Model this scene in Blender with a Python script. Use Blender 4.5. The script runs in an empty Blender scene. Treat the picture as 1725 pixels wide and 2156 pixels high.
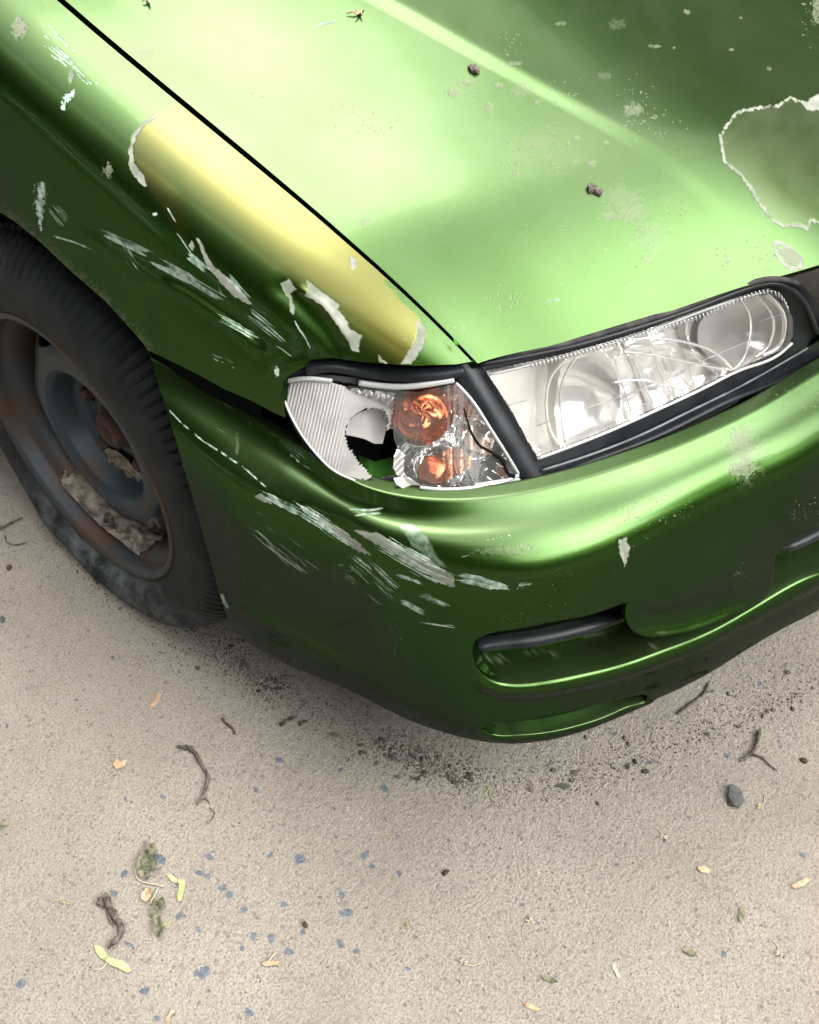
import bpy, math, random
import numpy as np
from mathutils import Vector, Matrix
rng = np.random.default_rng(7); random.seed(7)
sc = bpy.context.scene; COL = sc.collection

# ------------------------------------------------------------ camera
PW, PH = 1725., 2156.
CP = np.array([-1.3516917, -.2646331, 1.3634281]); YAW, PIT, ROL, LF = .8397617, .8196482, .0263278, .1276496
_f = np.array([math.sin(YAW)*math.cos(PIT), math.cos(YAW)*math.cos(PIT), -math.sin(PIT)])
_r = np.cross(_f, [0, 0, 1]); _r /= np.linalg.norm(_r); _u = np.cross(_r, _f)
R0 = math.cos(ROL)*_r+math.sin(ROL)*_u; U0 = -math.sin(ROL)*_r+math.cos(ROL)*_u
CM = np.array([R0, U0, _f]); FL = math.exp(LF)*PH
cd = bpy.data.cameras.new('camera'); cam = bpy.data.objects.new('camera', cd); COL.objects.link(cam)
m = Matrix([[R0[i], U0[i], -_f[i], CP[i]] for i in range(3)]+[[0, 0, 0, 1]]); cam.matrix_world = m
cd.sensor_fit = 'VERTICAL'; cd.sensor_height = 24; cd.lens = 24*FL/PH; cd.clip_start = .02; cd.clip_end = 500
sc.camera = cam
# ------------------------------------------------------------ sky, sun, exposure
SUN_EL, SUN_AZ = math.radians(73), math.radians(31)      # azimuth from +Y towards +X
w = bpy.data.worlds.new('World'); sc.world = w; w.use_nodes = True
nt = w.node_tree; nt.nodes.clear()
out = nt.nodes.new('ShaderNodeOutputWorld'); bg = nt.nodes.new('ShaderNodeBackground'); bg.inputs[1].default_value = .15
sky = nt.nodes.new('ShaderNodeTexSky'); sky.sky_type = 'NISHITA'; sky.sun_disc = False
sky.sun_elevation = SUN_EL; sky.sun_rotation = SUN_AZ; sky.dust_density = 3; sky.air_density = 1.3
tc = nt.nodes.new('ShaderNodeTexCoord'); no = nt.nodes.new('ShaderNodeTexNoise'); no.inputs['Scale'].default_value = 1.6; no.inputs['Detail'].default_value = 5
no.inputs['Roughness'].default_value = .5
rp = nt.nodes.new('ShaderNodeValToRGB'); rp.color_ramp.elements[0].position = .30; rp.color_ramp.elements[1].position = .52; rp.color_ramp.elements[0].color = (.35, .35, .35, 1)
mx = nt.nodes.new('ShaderNodeMix'); mx.data_type = 'RGBA'; mx.inputs['B'].default_value = (25, 24.4, 23.2, 1)
for a, b in ((tc.outputs['Generated'], no.inputs['Vector']), (no.outputs['Fac'], rp.inputs[0]), (rp.outputs[0], mx.inputs['Factor']),
             (sky.outputs[0], mx.inputs['A']), (mx.outputs['Result'], bg.inputs[0]), (bg.outputs[0], out.inputs[0])): nt.links.new(a, b)
# the thin overcast glows round the place where the sun stands behind it
sdv = (math.sin(SUN_AZ)*math.cos(SUN_EL), math.cos(SUN_AZ)*math.cos(SUN_EL), math.sin(SUN_EL))
dp_ = nt.nodes.new('ShaderNodeVectorMath'); dp_.operation = 'DOT_PRODUCT'; dp_.inputs[1].default_value = sdv; nt.links.new(tc.outputs['Generated'], dp_.inputs[0])
def _m(op, a, b):
    n_ = nt.nodes.new('ShaderNodeMath'); n_.operation = op
    for i_, v_ in enumerate((a, b)):
        if hasattr(v_, 'node'): nt.links.new(v_, n_.inputs[i_])
        else: n_.inputs[i_].default_value = v_
    return n_.outputs[0]
glow = _m('ADD', 13., _m('MULTIPLY', _m('POWER', _m('MAXIMUM', dp_.outputs['Value'], 0.), 38.), 56.))
dp2 = nt.nodes.new('ShaderNodeVectorMath'); dp2.operation = 'DOT_PRODUCT'; dp2.inputs[1].default_value = (.16, -.75, .64); nt.links.new(tc.outputs['Generated'], dp2.inputs[0])
glow = _m('ADD', glow, _m('MULTIPLY', _m('POWER', _m('MAXIMUM', dp2.outputs['Value'], 0.), 10.), 72.))      # second bright sky patch, added and aimed so the bumper top reflects it
cc = nt.nodes.new('ShaderNodeVectorMath'); cc.operation = 'SCALE'; cc.inputs[0].default_value = (1, .99, .975); nt.links.new(glow, cc.inputs['Scale']); nt.links.new(cc.outputs[0], mx.inputs['B'])
sl = bpy.data.lights.new('sun', 'SUN'); sl.energy = .6; sl.angle = math.radians(25); sl.color = (1, .93, .82)
so = bpy.data.objects.new('sun', sl); COL.objects.link(so)
sd = Vector((math.sin(SUN_AZ)*math.cos(SUN_EL), math.cos(SUN_AZ)*math.cos(SUN_EL), math.sin(SUN_EL)))
so.rotation_euler = sd.to_track_quat('Z', 'Y').to_euler()
sc.view_settings.view_transform = 'Standard'; sc.view_settings.look = 'None'; sc.view_settings.gamma = 1
sc.view_settings.exposure = 1.05; sc.view_settings.use_curve_mapping = False

# ------------------------------------------------------------ numeric helpers
def proj(P):
    q = (np.asarray(P, float)-CP)@CM.T
    return np.stack([PW/2+FL*q[..., 0]/q[..., 2], PH/2-FL*q[..., 1]/q[..., 2]], -1)
def ray(px, py):
    return np.stack([(np.asarray(px, float)-PW/2)/FL, -(np.asarray(py, float)-PH/2)/FL, np.ones(np.shape(px))], -1)@CM
def at(px, py, x=None, y=None, z=None):
    d = ray(px, py)
    for i, v in enumerate((x, y, z)):
        if v is not None: return CP+d*(np.asarray(v-CP[i])/d[..., i])[..., None]
def spl(x, y, xq):                      # natural cubic spline, linear outside
    x = np.asarray(x, float); y = np.asarray(y, float); xq = np.asarray(xq, float); n = len(x); h = np.diff(x)
    A = np.eye(n); r = np.zeros((n,)+y.shape[1:])
    for i in range(1, n-1):
        A[i, i-1] = h[i-1]; A[i, i] = 2*(h[i-1]+h[i]); A[i, i+1] = h[i]
        r[i] = 6*((y[i+1]-y[i])/h[i]-(y[i]-y[i-1])/h[i-1])
    M = np.linalg.solve(A, r); xc = np.clip(xq, x[0], x[-1]); i = np.clip(np.searchsorted(x, xc)-1, 0, n-2)
    ex = (slice(None),)*xq.ndim+(None,)*(y.ndim-1)
    t = (xc-x[i])[ex]; H = h[i][ex]; a, b, ma, mb = y[i], y[i+1], M[i], M[i+1]
    v = a+t*((b-a)/H-H*(2*ma+mb)/6)+t**2*ma/2+t**3*(mb-ma)/(6*H)
    lo = (y[1]-y[0])/h[0]-h[0]*M[1]/6; hi = (y[-1]-y[-2])/h[-1]+h[-1]*M[-2]/6
    d = (xq-xc)[ex]
    return v+np.where(d < 0, d*lo, d*hi)
def crv(pts, n):                        # smooth curve through points
    p = np.asarray(pts, float); s = np.r_[0, np.cumsum(np.linalg.norm(np.diff(p, axis=0), axis=1))]
    return spl(s/s[-1], p, np.linspace(0, 1, n))
def tps(P, V):
    P = np.asarray(P, float)/500; n = len(P); d = np.linalg.norm(P[:, None]-P[None], axis=-1)
    A = np.zeros((n+3, n+3)); A[:n, :n] = d**3+np.eye(n)*1e-4; A[:n, n] = 1; A[:n, n+1:] = P; A[n:, :n] = A[:n, n:].T
    c = np.linalg.solve(A, np.r_[V, 0, 0, 0])
    def f(x, y):
        q = np.stack([x, y], -1).reshape(-1, 2)/500
        r = np.linalg.norm(q[:, None]-P[None], axis=-1)**3@c[:n]+c[n]+q@c[n+1:]
        return r.reshape(np.shape(x))
    return f
def dline(Q, L, closed=False, margin=None):     # distance of Nx2 to polyline; (dist, t along 0..1)
    L = np.asarray(L, float)
    if closed: L = np.vstack([L, L[:1]])
    seg = np.linalg.norm(np.diff(L, axis=0), axis=1); cum = np.r_[0, np.cumsum(seg)]
    D = np.full(len(Q), 1e9); T = np.zeros(len(Q)); S = np.zeros(len(Q))
    idx = np.arange(len(Q))
    if margin is not None:
        lo = L.min(0)-margin; hi = L.max(0)+margin; idx = np.where(((Q > lo) & (Q < hi)).all(1))[0]
    q = Q[idx]; d = D[idx]; t = T[idx]; sg = S[idx]
    for i in range(len(seg)):
        if seg[i] < 1e-9: continue
        u = (L[i+1]-L[i])/seg[i]; k = np.clip((q-L[i])@u, 0, seg[i]); e = q-L[i]-k[:, None]*u
        dd = np.hypot(e[:, 0], e[:, 1]); m = dd < d; d[m] = dd[m]; t[m] = (cum[i]+k[m])/cum[-1]
        sg[m] = (u[0]*(q[m, 1]-L[i, 1])-u[1]*(q[m, 0]-L[i, 0]))
    D[idx] = d; T[idx] = t; S[idx] = sg
    return D, T, S
def sdf(Q, poly, margin=None):          # positive inside
    poly = np.asarray(poly, float); D = dline(Q, poly, True, margin)[0]; ins = np.zeros(len(Q), bool)
    a = poly; b = np.roll(poly, -1, 0)
    with np.errstate(all='ignore'):
        for (x0, y0), (x1, y1) in zip(a, b):
            c = ((y0 > Q[:, 1]) != (y1 > Q[:, 1])) & (Q[:, 0] < (x1-x0)*(Q[:, 1]-y0)/(y1-y0+1e-12)+x0); ins ^= c
    return np.where(ins, D, -D)
def vn(x, y, seed=0):                   # value noise 0..1
    xi = np.floor(x).astype(np.int64); yi = np.floor(y).astype(np.int64); fx = x-xi; fy = y-yi
    fx = fx*fx*(3-2*fx); fy = fy*fy*(3-2*fy)
    def h(a, b):
        n = (a*374761393+b*668265263+seed*974711) & 0xffffffff; n = ((n ^ (n >> 13))*1274126177) & 0xffffffff
        return ((n ^ (n >> 16)) & 0xffff)/65535.
    return (h(xi, yi)*(1-fx)+h(xi+1, yi)*fx)*(1-fy)+(h(xi, yi+1)*(1-fx)+h(xi+1, yi+1)*fx)*fy
def fbm(x, y, o=4, seed=0):
    s = 0; a = .5; t = 0
    for k in range(o): s = s+a*vn(x*2**k, y*2**k, seed+k); t += a; a *= .5
    return s/t
def sst(a, b, x): t = np.clip((x-a)/(b-a), 0, 1); return t*t*(3-2*t)

# ------------------------------------------------------------ mesh helpers
def grid_tris(n, m, off=0):
    i = np.arange(n-1)[:, None]*m+np.arange(m-1)[None]; i = i.ravel()+off
    a, b, c, d = i, i+1, i+m+1, i+m
    return np.vstack([np.stack([a, b, c], 1), np.stack([a, c, d], 1)])
def clip(V, T, s):                      # keep s > 0, cutting triangles exactly
    s = np.where(np.abs(s) < 1e-7, 1e-7, s); ins = s > 0; k = ins[T].sum(1)
    keep = T[k == 3]; new = []; nv = []; cnt = len(V)
    for kk in (1, 2):
        t = T[k == kk]
        if not len(t): continue
        odd = ins[t] if kk == 1 else ~ins[t]; r = odd.argmax(1)
        t = np.stack([t[np.arange(len(t)), (r+j) % 3] for j in range(3)], 1)
        def cut(a, b):
            nonlocal cnt
            f = (s[a]/(s[a]-s[b]))[:, None]; nv.append(V[a]+f*(V[b]-V[a])); r_ = np.arange(cnt, cnt+len(a)); cnt += len(a); return r_
        p = cut(t[:, 0], t[:, 1]); q = cut(t[:, 0], t[:, 2])
        if kk == 1: new.append(np.stack([t[:, 0], p, q], 1))
        else: new += [np.stack([p, t[:, 1], t[:, 2]], 1), np.stack([p, t[:, 2], q], 1)]
    V2 = np.vstack([V]+nv) if nv else V; T2 = np.vstack([keep]+new) if new else keep
    if nv:                              # weld the duplicated cut points
        key = np.round(V2[len(V):]*2e6).astype(np.int64); _, fi, inv = np.unique(key, axis=0, return_index=True, return_inverse=True)
        mp = np.r_[np.arange(len(V)), len(V)+fi[inv.ravel()]]; T2 = mp[T2]
    T2 = T2[(T2[:, 0] != T2[:, 1]) & (T2[:, 1] != T2[:, 2]) & (T2[:, 0] != T2[:, 2])]
    u, inv = np.unique(T2, return_inverse=True)
    return V2[u], inv.reshape(T2.shape)
def vnorm(V, T):
    n = np.cross(V[T[:, 1]]-V[T[:, 0]], V[T[:, 2]]-V[T[:, 0]]); N = np.zeros_like(V)
    for j in range(3):
        for c in range(3): N[:, c] += np.bincount(T[:, j], n[:, c], len(V))
    return N/(np.linalg.norm(N, axis=1)[:, None]+1e-12)
def skirt(V, T, vec):                   # a returned edge along the open border; vec (3,) or per-vertex fn of normals
    e = np.vstack([T[:, [0, 1]], T[:, [1, 2]], T[:, [2, 0]]]); k = np.sort(e, 1); key = k[:, 0]*len(V)+k[:, 1]
    _, idx, c = np.unique(key, return_index=True, return_counts=True); b = e[idx[c == 1]]
    bv = np.unique(b); mp = -np.ones(len(V), int); mp[bv] = np.arange(len(bv)); b = mp[b]; n = len(V); q = len(bv)
    d = vec[bv] if np.ndim(vec) == 2 else np.tile(vec, (q, 1))
    V2 = np.vstack([V, V[bv], V[bv]+d]); a0, a1 = n+b[:, 0], n+b[:, 1]; c0, c1 = a0+q, a1+q
    return V2, np.vstack([T, np.stack([a1, a0, c0], 1), np.stack([a1, c0, c1], 1)])
def mesh_obj(name, V, T, mat, parent=None, smooth=True, attrs=None, mats=None, midx=None):
    me = bpy.data.meshes.new(name); V = np.asarray(V, np.float32)
    if isinstance(T, np.ndarray):
        me.vertices.add(len(V)); me.vertices.foreach_set('co', V.ravel()); k = T.shape[1]
        me.loops.add(T.size); me.loops.foreach_set('vertex_index', T.ravel().astype(np.int32))
        me.polygons.add(len(T)); me.polygons.foreach_set('loop_start', (np.arange(len(T))*k).astype(np.int32))
        try: me.polygons.foreach_set('loop_total', np.full(len(T), k, np.int32))
        except Exception: pass
        me.update(calc_edges=True)
    else: me.from_pydata([tuple(v) for v in V], [], T)
    me.polygons.foreach_set('use_smooth', np.full(len(me.polygons), smooth))
    for k, a in (attrs or {}).items():
        at_ = me.color_attributes.new(k, 'FLOAT_COLOR', 'POINT'); at_.data.foreach_set('color', np.asarray(a, np.float32).ravel())
    me.materials.append(mat)
    for mm in (mats or []): me.materials.append(mm)
    if midx is not None: me.polygons.foreach_set('material_index', np.asarray(midx, np.int32))
    o = bpy.data.objects.new(name, me); COL.objects.link(o); o.parent = parent
    return o
def thing(name, label, cat, loc=(0, 0, 0), group=None):
    o = bpy.data.objects.new(name, None); COL.objects.link(o); o.location = loc; o['label'] = label; o['category'] = cat
    if group: o['group'] = group
    return o
def tag(o, label, cat, group=None, kind=None):
    if label: o['label'] = label
    if cat: o['category'] = cat
    if group: o['group'] = group
    if kind: o['kind'] = kind
    return o
class MB:
    def __init__(s): s.V = []; s.T = []; s.n = 0
    def add(s, V, T): s.V.append(np.asarray(V, float)); s.T.append(np.asarray(T)+s.n); s.n += len(V); return s
    def tube(s, P, r, k=8, flat=1., up=None):
        P = np.asarray(P, float); n = len(P); r = np.broadcast_to(r, (n,)); t = np.gradient(P, axis=0); t /= np.linalg.norm(t, axis=1)[:, None]+1e-12
        u0 = np.array(up if up is not None else (.13, .21, .97), float); a = np.cross(t, u0); a /= np.linalg.norm(a, axis=1)[:, None]+1e-12; b = np.cross(a, t)
        th = np.linspace(0, 2*np.pi, k, endpoint=False)
        ring = P[:, None]+r[:, None, None]*(np.cos(th)[None, :, None]*a[:, None]+flat*np.sin(th)[None, :, None]*b[:, None])
        V = ring.reshape(-1, 3); T = []
        for i in range(n-1):
            for j in range(k):
                p = i*k+j; q = i*k+(j+1) % k; T += [[p, q, q+k], [p, q+k, p+k]]
        V = np.vstack([V, P[:1], P[-1:]]); c0 = n*k
        for j in range(k): T += [[c0, (j+1) % k, j], [c0+1, (n-1)*k+j, (n-1)*k+(j+1) % k]]
        return s.add(V, T)
    def build(s, name, mat, parent=None, smooth=True): return mesh_obj(name, np.vstack(s.V), np.vstack(s.T), mat, parent, smooth)
def fit_in(o, m):                       # express child mesh relative to its thing's base
    pass

# ------------------------------------------------------------ materials
def mat(name, col=(.5, .5, .5), rough=.5, metal=0., **k):
    m = bpy.data.materials.new(name); m.use_nodes = True; b = m.node_tree.nodes['Principled BSDF']
    b.inputs['Base Color'].default_value = (*col, 1); b.inputs['Roughness'].default_value = rough; b.inputs['Metallic'].default_value = metal
    for a, v in k.items(): b.inputs[a].default_value = v
    return m
def nodes(m): return m.node_tree, m.node_tree.nodes['Principled BSDF']
def N(nt, t, **k):
    n = nt.nodes.new(t)
    for a, v in k.items():
        if a in n.bl_rna.properties: setattr(n, a, v)
        else: n.inputs[a].default_value = v
    return n
def mottled(m, c1, c2, scale, bump=.2, dist=.002, lo=.35, hi=.65, detail=6, scale2=None):
    nt, b = nodes(m); tc = N(nt, 'ShaderNodeTexCoord'); n = N(nt, 'ShaderNodeTexNoise', Scale=scale, Detail=detail)
    r = N(nt, 'ShaderNodeValToRGB'); r.color_ramp.elements[0].position = lo; r.color_ramp.elements[1].position = hi
    r.color_ramp.elements[0].color = (*c1, 1); r.color_ramp.elements[1].color = (*c2, 1)
    nt.links.new(tc.outputs['Object'], n.inputs['Vector']); nt.links.new(n.outputs['Fac'], r.inputs[0]); nt.links.new(r.outputs[0], b.inputs['Base Color'])
    n2 = N(nt, 'ShaderNodeTexNoise', Scale=scale2 or scale*3, Detail=5); bp = N(nt, 'ShaderNodeBump', Strength=bump, Distance=dist)
    nt.links.new(tc.outputs['Object'], n2.inputs['Vector']); nt.links.new(n2.outputs['Fac'], bp.inputs['Height']); nt.links.new(bp.outputs[0], b.inputs['Normal'])
    return m

def paint_mat():
    m = mat('green_metallic_paint', (.09, .26, .03), .3, .92); nt, b = nodes(m); L = nt.links.new; b.inputs['Specular Tint'].default_value = (.12, .22, .08, 1); b.inputs['Coat IOR'].default_value = 1.42
    tc = N(nt, 'ShaderNodeTexCoord'); at_ = N(nt, 'ShaderNodeVertexColor', layer_name='wear'); sep = N(nt, 'ShaderNodeSeparateColor'); L(at_.outputs['Color'], sep.inputs[0])
    def noise(s, d=4, r=.5):
        n = N(nt, 'ShaderNodeTexNoise', Scale=s, Detail=d, Roughness=r); L(tc.outputs['Object'], n.inputs['Vector']); return n.outputs['Fac']
    def mixc(f, a, c):
        x = N(nt, 'ShaderNodeMix', data_type='RGBA')
        if hasattr(f, 'node'): L(f, x.inputs['Factor'])
        for s_, v in (('A', a), ('B', c)):
            if hasattr(v, 'node'): L(v, x.inputs[s_])
            else: x.inputs[s_].default_value = (*v, 1)
        return x.outputs['Result']
    def ramp(f, lo, hi):
        x = N(nt, 'ShaderNodeMapRange'); x.inputs['From Min'].default_value = lo; x.inputs['From Max'].default_value = hi; L(f, x.inputs[0]); return x.outputs[0]
    def mth(op, a, c=None):
        x = N(nt, 'ShaderNodeMath', operation=op)
        for i, v in enumerate((a, c)):
            if v is None: continue
            if hasattr(v, 'node'): L(v, x.inputs[i])
            else: x.inputs[i].default_value = v
        return x.outputs[0]
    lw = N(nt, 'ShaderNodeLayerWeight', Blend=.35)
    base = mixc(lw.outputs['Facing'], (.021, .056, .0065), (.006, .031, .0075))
    flake = ramp(noise(1250, 1), .3, .7)
    base = mixc(mth('MULTIPLY', flake, .36), base, (.050, .115, .018))
    peel = mixc(mth('MULTIPLY', sep.outputs[2], .66), base, (.115, .094, .018))       # blue: clear coat gone, yellowed base
    # dust and specks
    specks = ramp(noise(210, 2), .70, .74); dustf = mth('MULTIPLY', ramp(noise(7, 6, .6), .45, .8), .10)
    ge = N(nt, 'ShaderNodeNewGeometry'); sz = N(nt, 'ShaderNodeSeparateXYZ'); L(ge.outputs['Normal'], sz.inputs[0])      # pale chalky tone on upward faces, painting in the whitish sky sheen
    sky_sheen = mth('MULTIPLY', ramp(sz.outputs[2], .60, .97), mth('ADD', .08, mth('MULTIPLY', ramp(noise(5, 6, .6), .35, .75), .09)))
    c = mixc(dustf, peel, (.07, .10, .055)); c = mixc(sky_sheen, c, (.27, .285, .21))
    c = mixc(mth('MULTIPLY', specks, .16), c, (.16, .18, .13))
    c = mixc(at_.outputs['Alpha'], c, (.15, .145, .115))                             # alpha: dirt, droppings
    chipc = mixc(ramp(noise(60, 5), .35, .65), (.12, .13, .105), (.21, .21, .185))
    c = mixc(sep.outputs[0], c, chipc)                                              # red: grey primer
    scr = mixc(ramp(noise(150, 4), .4, .6), (.13, .21, .165), (.38, .43, .39))
    c = mixc(sep.outputs[1], c, scr)                                                # green: pale scuffs and painted reflection marks
    L(c, b.inputs['Base Color'])
    bare = mth('MINIMUM', mth('ADD', mth('ADD', sep.outputs[0], sep.outputs[1]), at_.outputs['Alpha']), 1.)
    L(mth('MULTIPLY', mth('SUBTRACT', 1., bare), mth('SUBTRACT', .985, sky_sheen)), b.inputs['Metallic'])
    rr = mth('ADD', mth('MULTIPLY', bare, .32), mth('ADD', .29, mth('MULTIPLY', noise(9, 4), .08))); L(rr, b.inputs['Roughness'])
    L(mth('MULTIPLY', mth('SUBTRACT', 1., bare), mth('SUBTRACT', .30, mth('MULTIPLY', sep.outputs[2], .1))), b.inputs['Coat Weight'])
    L(mth('ADD', .05, mth('ADD', mth('MULTIPLY', noise(14, 5), .06), mth('MULTIPLY', sep.outputs[2], .12))), b.inputs['Coat Roughness'])
    bp = N(nt, 'ShaderNodeBump', Strength=.5, Distance=.0006); L(mth('ADD', mth('MULTIPLY', bare, -1.), mth('MULTIPLY', noise(900, 2), .06)), bp.inputs['Height'])
    L(bp.outputs[0], b.inputs['Normal'])
    return m
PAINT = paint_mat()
BLACK = mottled(mat('black_trim_plastic', (.012, .014, .017), .42), (.0045, .0055, .007), (.013, .015, .017), 30, .15, .0008)
RUBBER = mottled(mat('dusty_seal_rubber', rough=.7), (.008, .008, .009), (.05, .045, .038), 40, .3, .001, .4, .75)
for _m_ in (BLACK, RUBBER): _m_.node_tree.nodes['Principled BSDF'].inputs['Specular IOR Level'].default_value = .22
SHADOWBLACK = mat('shadow_black', (.006, .007, .007), 1., 0., **{'Specular IOR Level': 0.})  # flat black standing in for the shade behind panels and in hollows
CHROME = mat('lamp_reflector_chrome', (.84, .82, .79), .10, .68)
CHROME2 = mat('corner_reflector_chrome', (.88, .87, .85), .06, .93)
SATIN = mottled(mat('frosted_lamp_bowl', (.62, .6, .55), .30, .3), (.44, .415, .37), (.60, .57, .52), 14, .1, .001)
def glass_mat(name, tint=(1, 1, 1), haze=.045, gl=.8):
    m = bpy.data.materials.new(name); m.use_nodes = True; nt = m.node_tree; nt.nodes.clear(); L = nt.links.new
    o = nt.nodes.new('ShaderNodeOutputMaterial'); t = N(nt, 'ShaderNodeBsdfTransparent', Color=(*tint, 1)); g = N(nt, 'ShaderNodeBsdfGlossy', Roughness=.04)
    d = N(nt, 'ShaderNodeBsdfDiffuse', Color=(.75, .75, .72, 1)); fr = N(nt, 'ShaderNodeFresnel', IOR=1.5)
    tc = N(nt, 'ShaderNodeTexCoord'); no = N(nt, 'ShaderNodeTexNoise', Scale=35, Detail=6); L(tc.outputs['Object'], no.inputs['Vector'])
    mr = N(nt, 'ShaderNodeMapRange'); mr.inputs['From Min'].default_value = .4; mr.inputs['From Max'].default_value = .75; mr.inputs['To Min'].default_value = haze*.5; mr.inputs['To Max'].default_value = haze*1.6
    L(no.outputs['Fac'], mr.inputs[0]); m1 = nt.nodes.new('ShaderNodeMixShader'); L(mr.outputs[0], m1.inputs[0]); L(t.outputs[0], m1.inputs[1]); L(d.outputs[0], m1.inputs[2])
    m2 = nt.nodes.new('ShaderNodeMixShader'); mu = N(nt, 'ShaderNodeMath', operation='MULTIPLY'); mu.inputs[1].default_value = gl; L(fr.outputs[0], mu.inputs[0])
    L(mu.outputs[0], m2.inputs[0]); L(m1.outputs[0], m2.inputs[1]); L(g.outputs[0], m2.inputs[2]); L(m2.outputs[0], o.inputs[0])
    return m
LENS = glass_mat('clear_lamp_lens'); SHARD = glass_mat('frosted_lens_shard', haze=.55)
AMBER = mat('amber_bulb_glass', (.46, .078, .003), .10, .82, **{'Coat Weight': .8})
AMBERP = mottled(mat('amber_tinted_reflector', rough=.22, metal=.8), (.24, .05, .01), (.52, .26, .14), 60, .6, .003)
TYRE = mottled(mat('dusty_tyre_rubber', rough=.75), (.003, .004, .0052), (.0135, .016, .0175), 22, .5, .0015, .35, .75, scale2=160)
def dusty_low(m):
    nt, b = nodes(m); L = nt.links.new; tc = N(nt, 'ShaderNodeTexCoord'); sx = N(nt, 'ShaderNodeSeparateXYZ'); L(tc.outputs['Object'], sx.inputs[0]); n = N(nt, 'ShaderNodeTexNoise', Scale=18, Detail=7, Roughness=.7); L(tc.outputs['Object'], n.inputs['Vector'])
    a = N(nt, 'ShaderNodeMapRange'); a.inputs['From Min'].default_value = .14; a.inputs['From Max'].default_value = .01; L(sx.outputs[2], a.inputs[0])
    r = N(nt, 'ShaderNodeMapRange'); r.inputs['From Min'].default_value = .42; r.inputs['From Max'].default_value = .62; L(n.outputs['Fac'], r.inputs[0])
    mu = N(nt, 'ShaderNodeMath', operation='MULTIPLY'); L(a.outputs[0], mu.inputs[0]); L(r.outputs[0], mu.inputs[1]); x = N(nt, 'ShaderNodeMix', data_type='RGBA'); x.inputs['B'].default_value = (.12, .135, .14, 1)
    src = b.inputs['Base Color'].links[0].from_socket; L(mu.outputs[0], x.inputs['Factor']); L(src, x.inputs['A']); L(x.outputs['Result'], b.inputs['Base Color'])
dusty_low(TYRE); TYRE.node_tree.nodes['Principled BSDF'].inputs['Specular IOR Level'].default_value = .25
RIMM = mottled(mat('rusty_steel_rim', rough=.55, metal=.35), (.040, .022, .012), (.022, .027, .032), 16, .5, .0015, .42, .56)
DISC = mottled(mat('blue_grey_painted_steel', rough=.5, metal=.3), (.036, .020, .011), (.017, .028, .038), 20, .4, .001, .33, .47)
RUST = mottled(mat('rusty_hub_metal', rough=.85), (.016, .009, .006), (.060, .024, .011), 45, 1., .004)
SAND = mottled(mat('pale_sandy_dirt', rough=.95), (.05, .04, .03), (.24, .20, .16), 60, .8, .003)

# ------------------------------------------------------------ ground
def ground_mat():
    m = mat('worn_concrete_asphalt', rough=.92); nt, b = nodes(m); L = nt.links.new; b.inputs['Specular IOR Level'].default_value = .25
    tc = N(nt, 'ShaderNodeTexCoord')
    def noise(s, d=4, r=.5):
        n = N(nt, 'ShaderNodeTexNoise', Scale=s, Detail=d, Roughness=r); L(tc.outputs['Object'], n.inputs['Vector']); return n.outputs['Fac']
    def rmp(f, lo, hi, a=0., c=1.):
        x = N(nt, 'ShaderNodeMapRange'); x.inputs['From Min'].default_value = lo; x.inputs['From Max'].default_value = hi; x.inputs['To Min'].default_value = a; x.inputs['To Max'].default_value = c; L(f, x.inputs[0]); return x.outputs[0]
    def mixc(f, a, c):
        x = N(nt, 'ShaderNodeMix', data_type='RGBA'); L(f, x.inputs['Factor'])
        for s_, v in (('A', a), ('B', c)):
            if hasattr(v, 'node'): L(v, x.inputs[s_])
            else: x.inputs[s_].default_value = (*v, 1)
        return x.outputs['Result']
    def mth(op, a, c):
        x = N(nt, 'ShaderNodeMath', operation=op)
        for i, v in enumerate((a, c)):
            if hasattr(v, 'node'): L(v, x.inputs[i])
            else: x.inputs[i].default_value = v
        return x.outputs[0]
    c = mixc(rmp(noise(3.2, 7, .62), .35, .68), (.205, .183, .150), (.290, .262, .218))
    c = mixc(rmp(noise(330, 4, .75), .42, .70), c, (.105, .092, .08)); c = mixc(rmp(noise(240, 3, .7), .60, .74), c, (.27, .24, .205))
    c = mixc(rmp(noise(160, 4, .7), .62, .72, 0, .75), c, (.10, .087, .077))
    vo = N(nt, 'ShaderNodeTexVoronoi', Scale=150); L(tc.outputs['Object'], vo.inputs['Vector'])
    sp = N(nt, 'ShaderNodeSeparateColor'); L(vo.outputs['Color'], sp.inputs[0])
    stone = mth('MULTIPLY', rmp(vo.outputs['Distance'], .50, .36), rmp(sp.outputs[0], .72, .74))
    tint = mixc(sp.outputs[1], (.12, .108, .098), (.235, .20, .175))
    c = mixc(mth('MULTIPLY', stone, .75), c, tint)
    vo2 = N(nt, 'ShaderNodeTexVoronoi', Scale=420); L(tc.outputs['Object'], vo2.inputs['Vector']); s2 = N(nt, 'ShaderNodeSeparateColor'); L(vo2.outputs['Color'], s2.inputs[0])
    dots = mth('MULTIPLY', rmp(vo2.outputs['Distance'], .42, .3), rmp(s2.outputs[0], .90, .92)); c = mixc(mth('MULTIPLY', dots, .85), c, (.055, .05, .05))
    wd = mth('MULTIPLY', rmp(vo2.outputs['Distance'], .45, .3), rmp(s2.outputs[1], .90, .92)); c = mixc(mth('MULTIPLY', wd, .6), c, (.30, .26, .225))
    # mixed tones, alike over the whole ground
    L(c, b.inputs['Base Color'])
    h = mth('ADD', mth('MULTIPLY', noise(420, 3, .6), .6), mth('ADD', mth('MULTIPLY', noise(110, 5, .6), 1.), mth('MULTIPLY', stone, .12)))
    bp = N(nt, 'ShaderNodeBump', Strength=1., Distance=.0045); L(h, bp.inputs['Height']); L(bp.outputs[0], b.inputs['Normal'])
    return m
GROUND = ground_mat()
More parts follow.
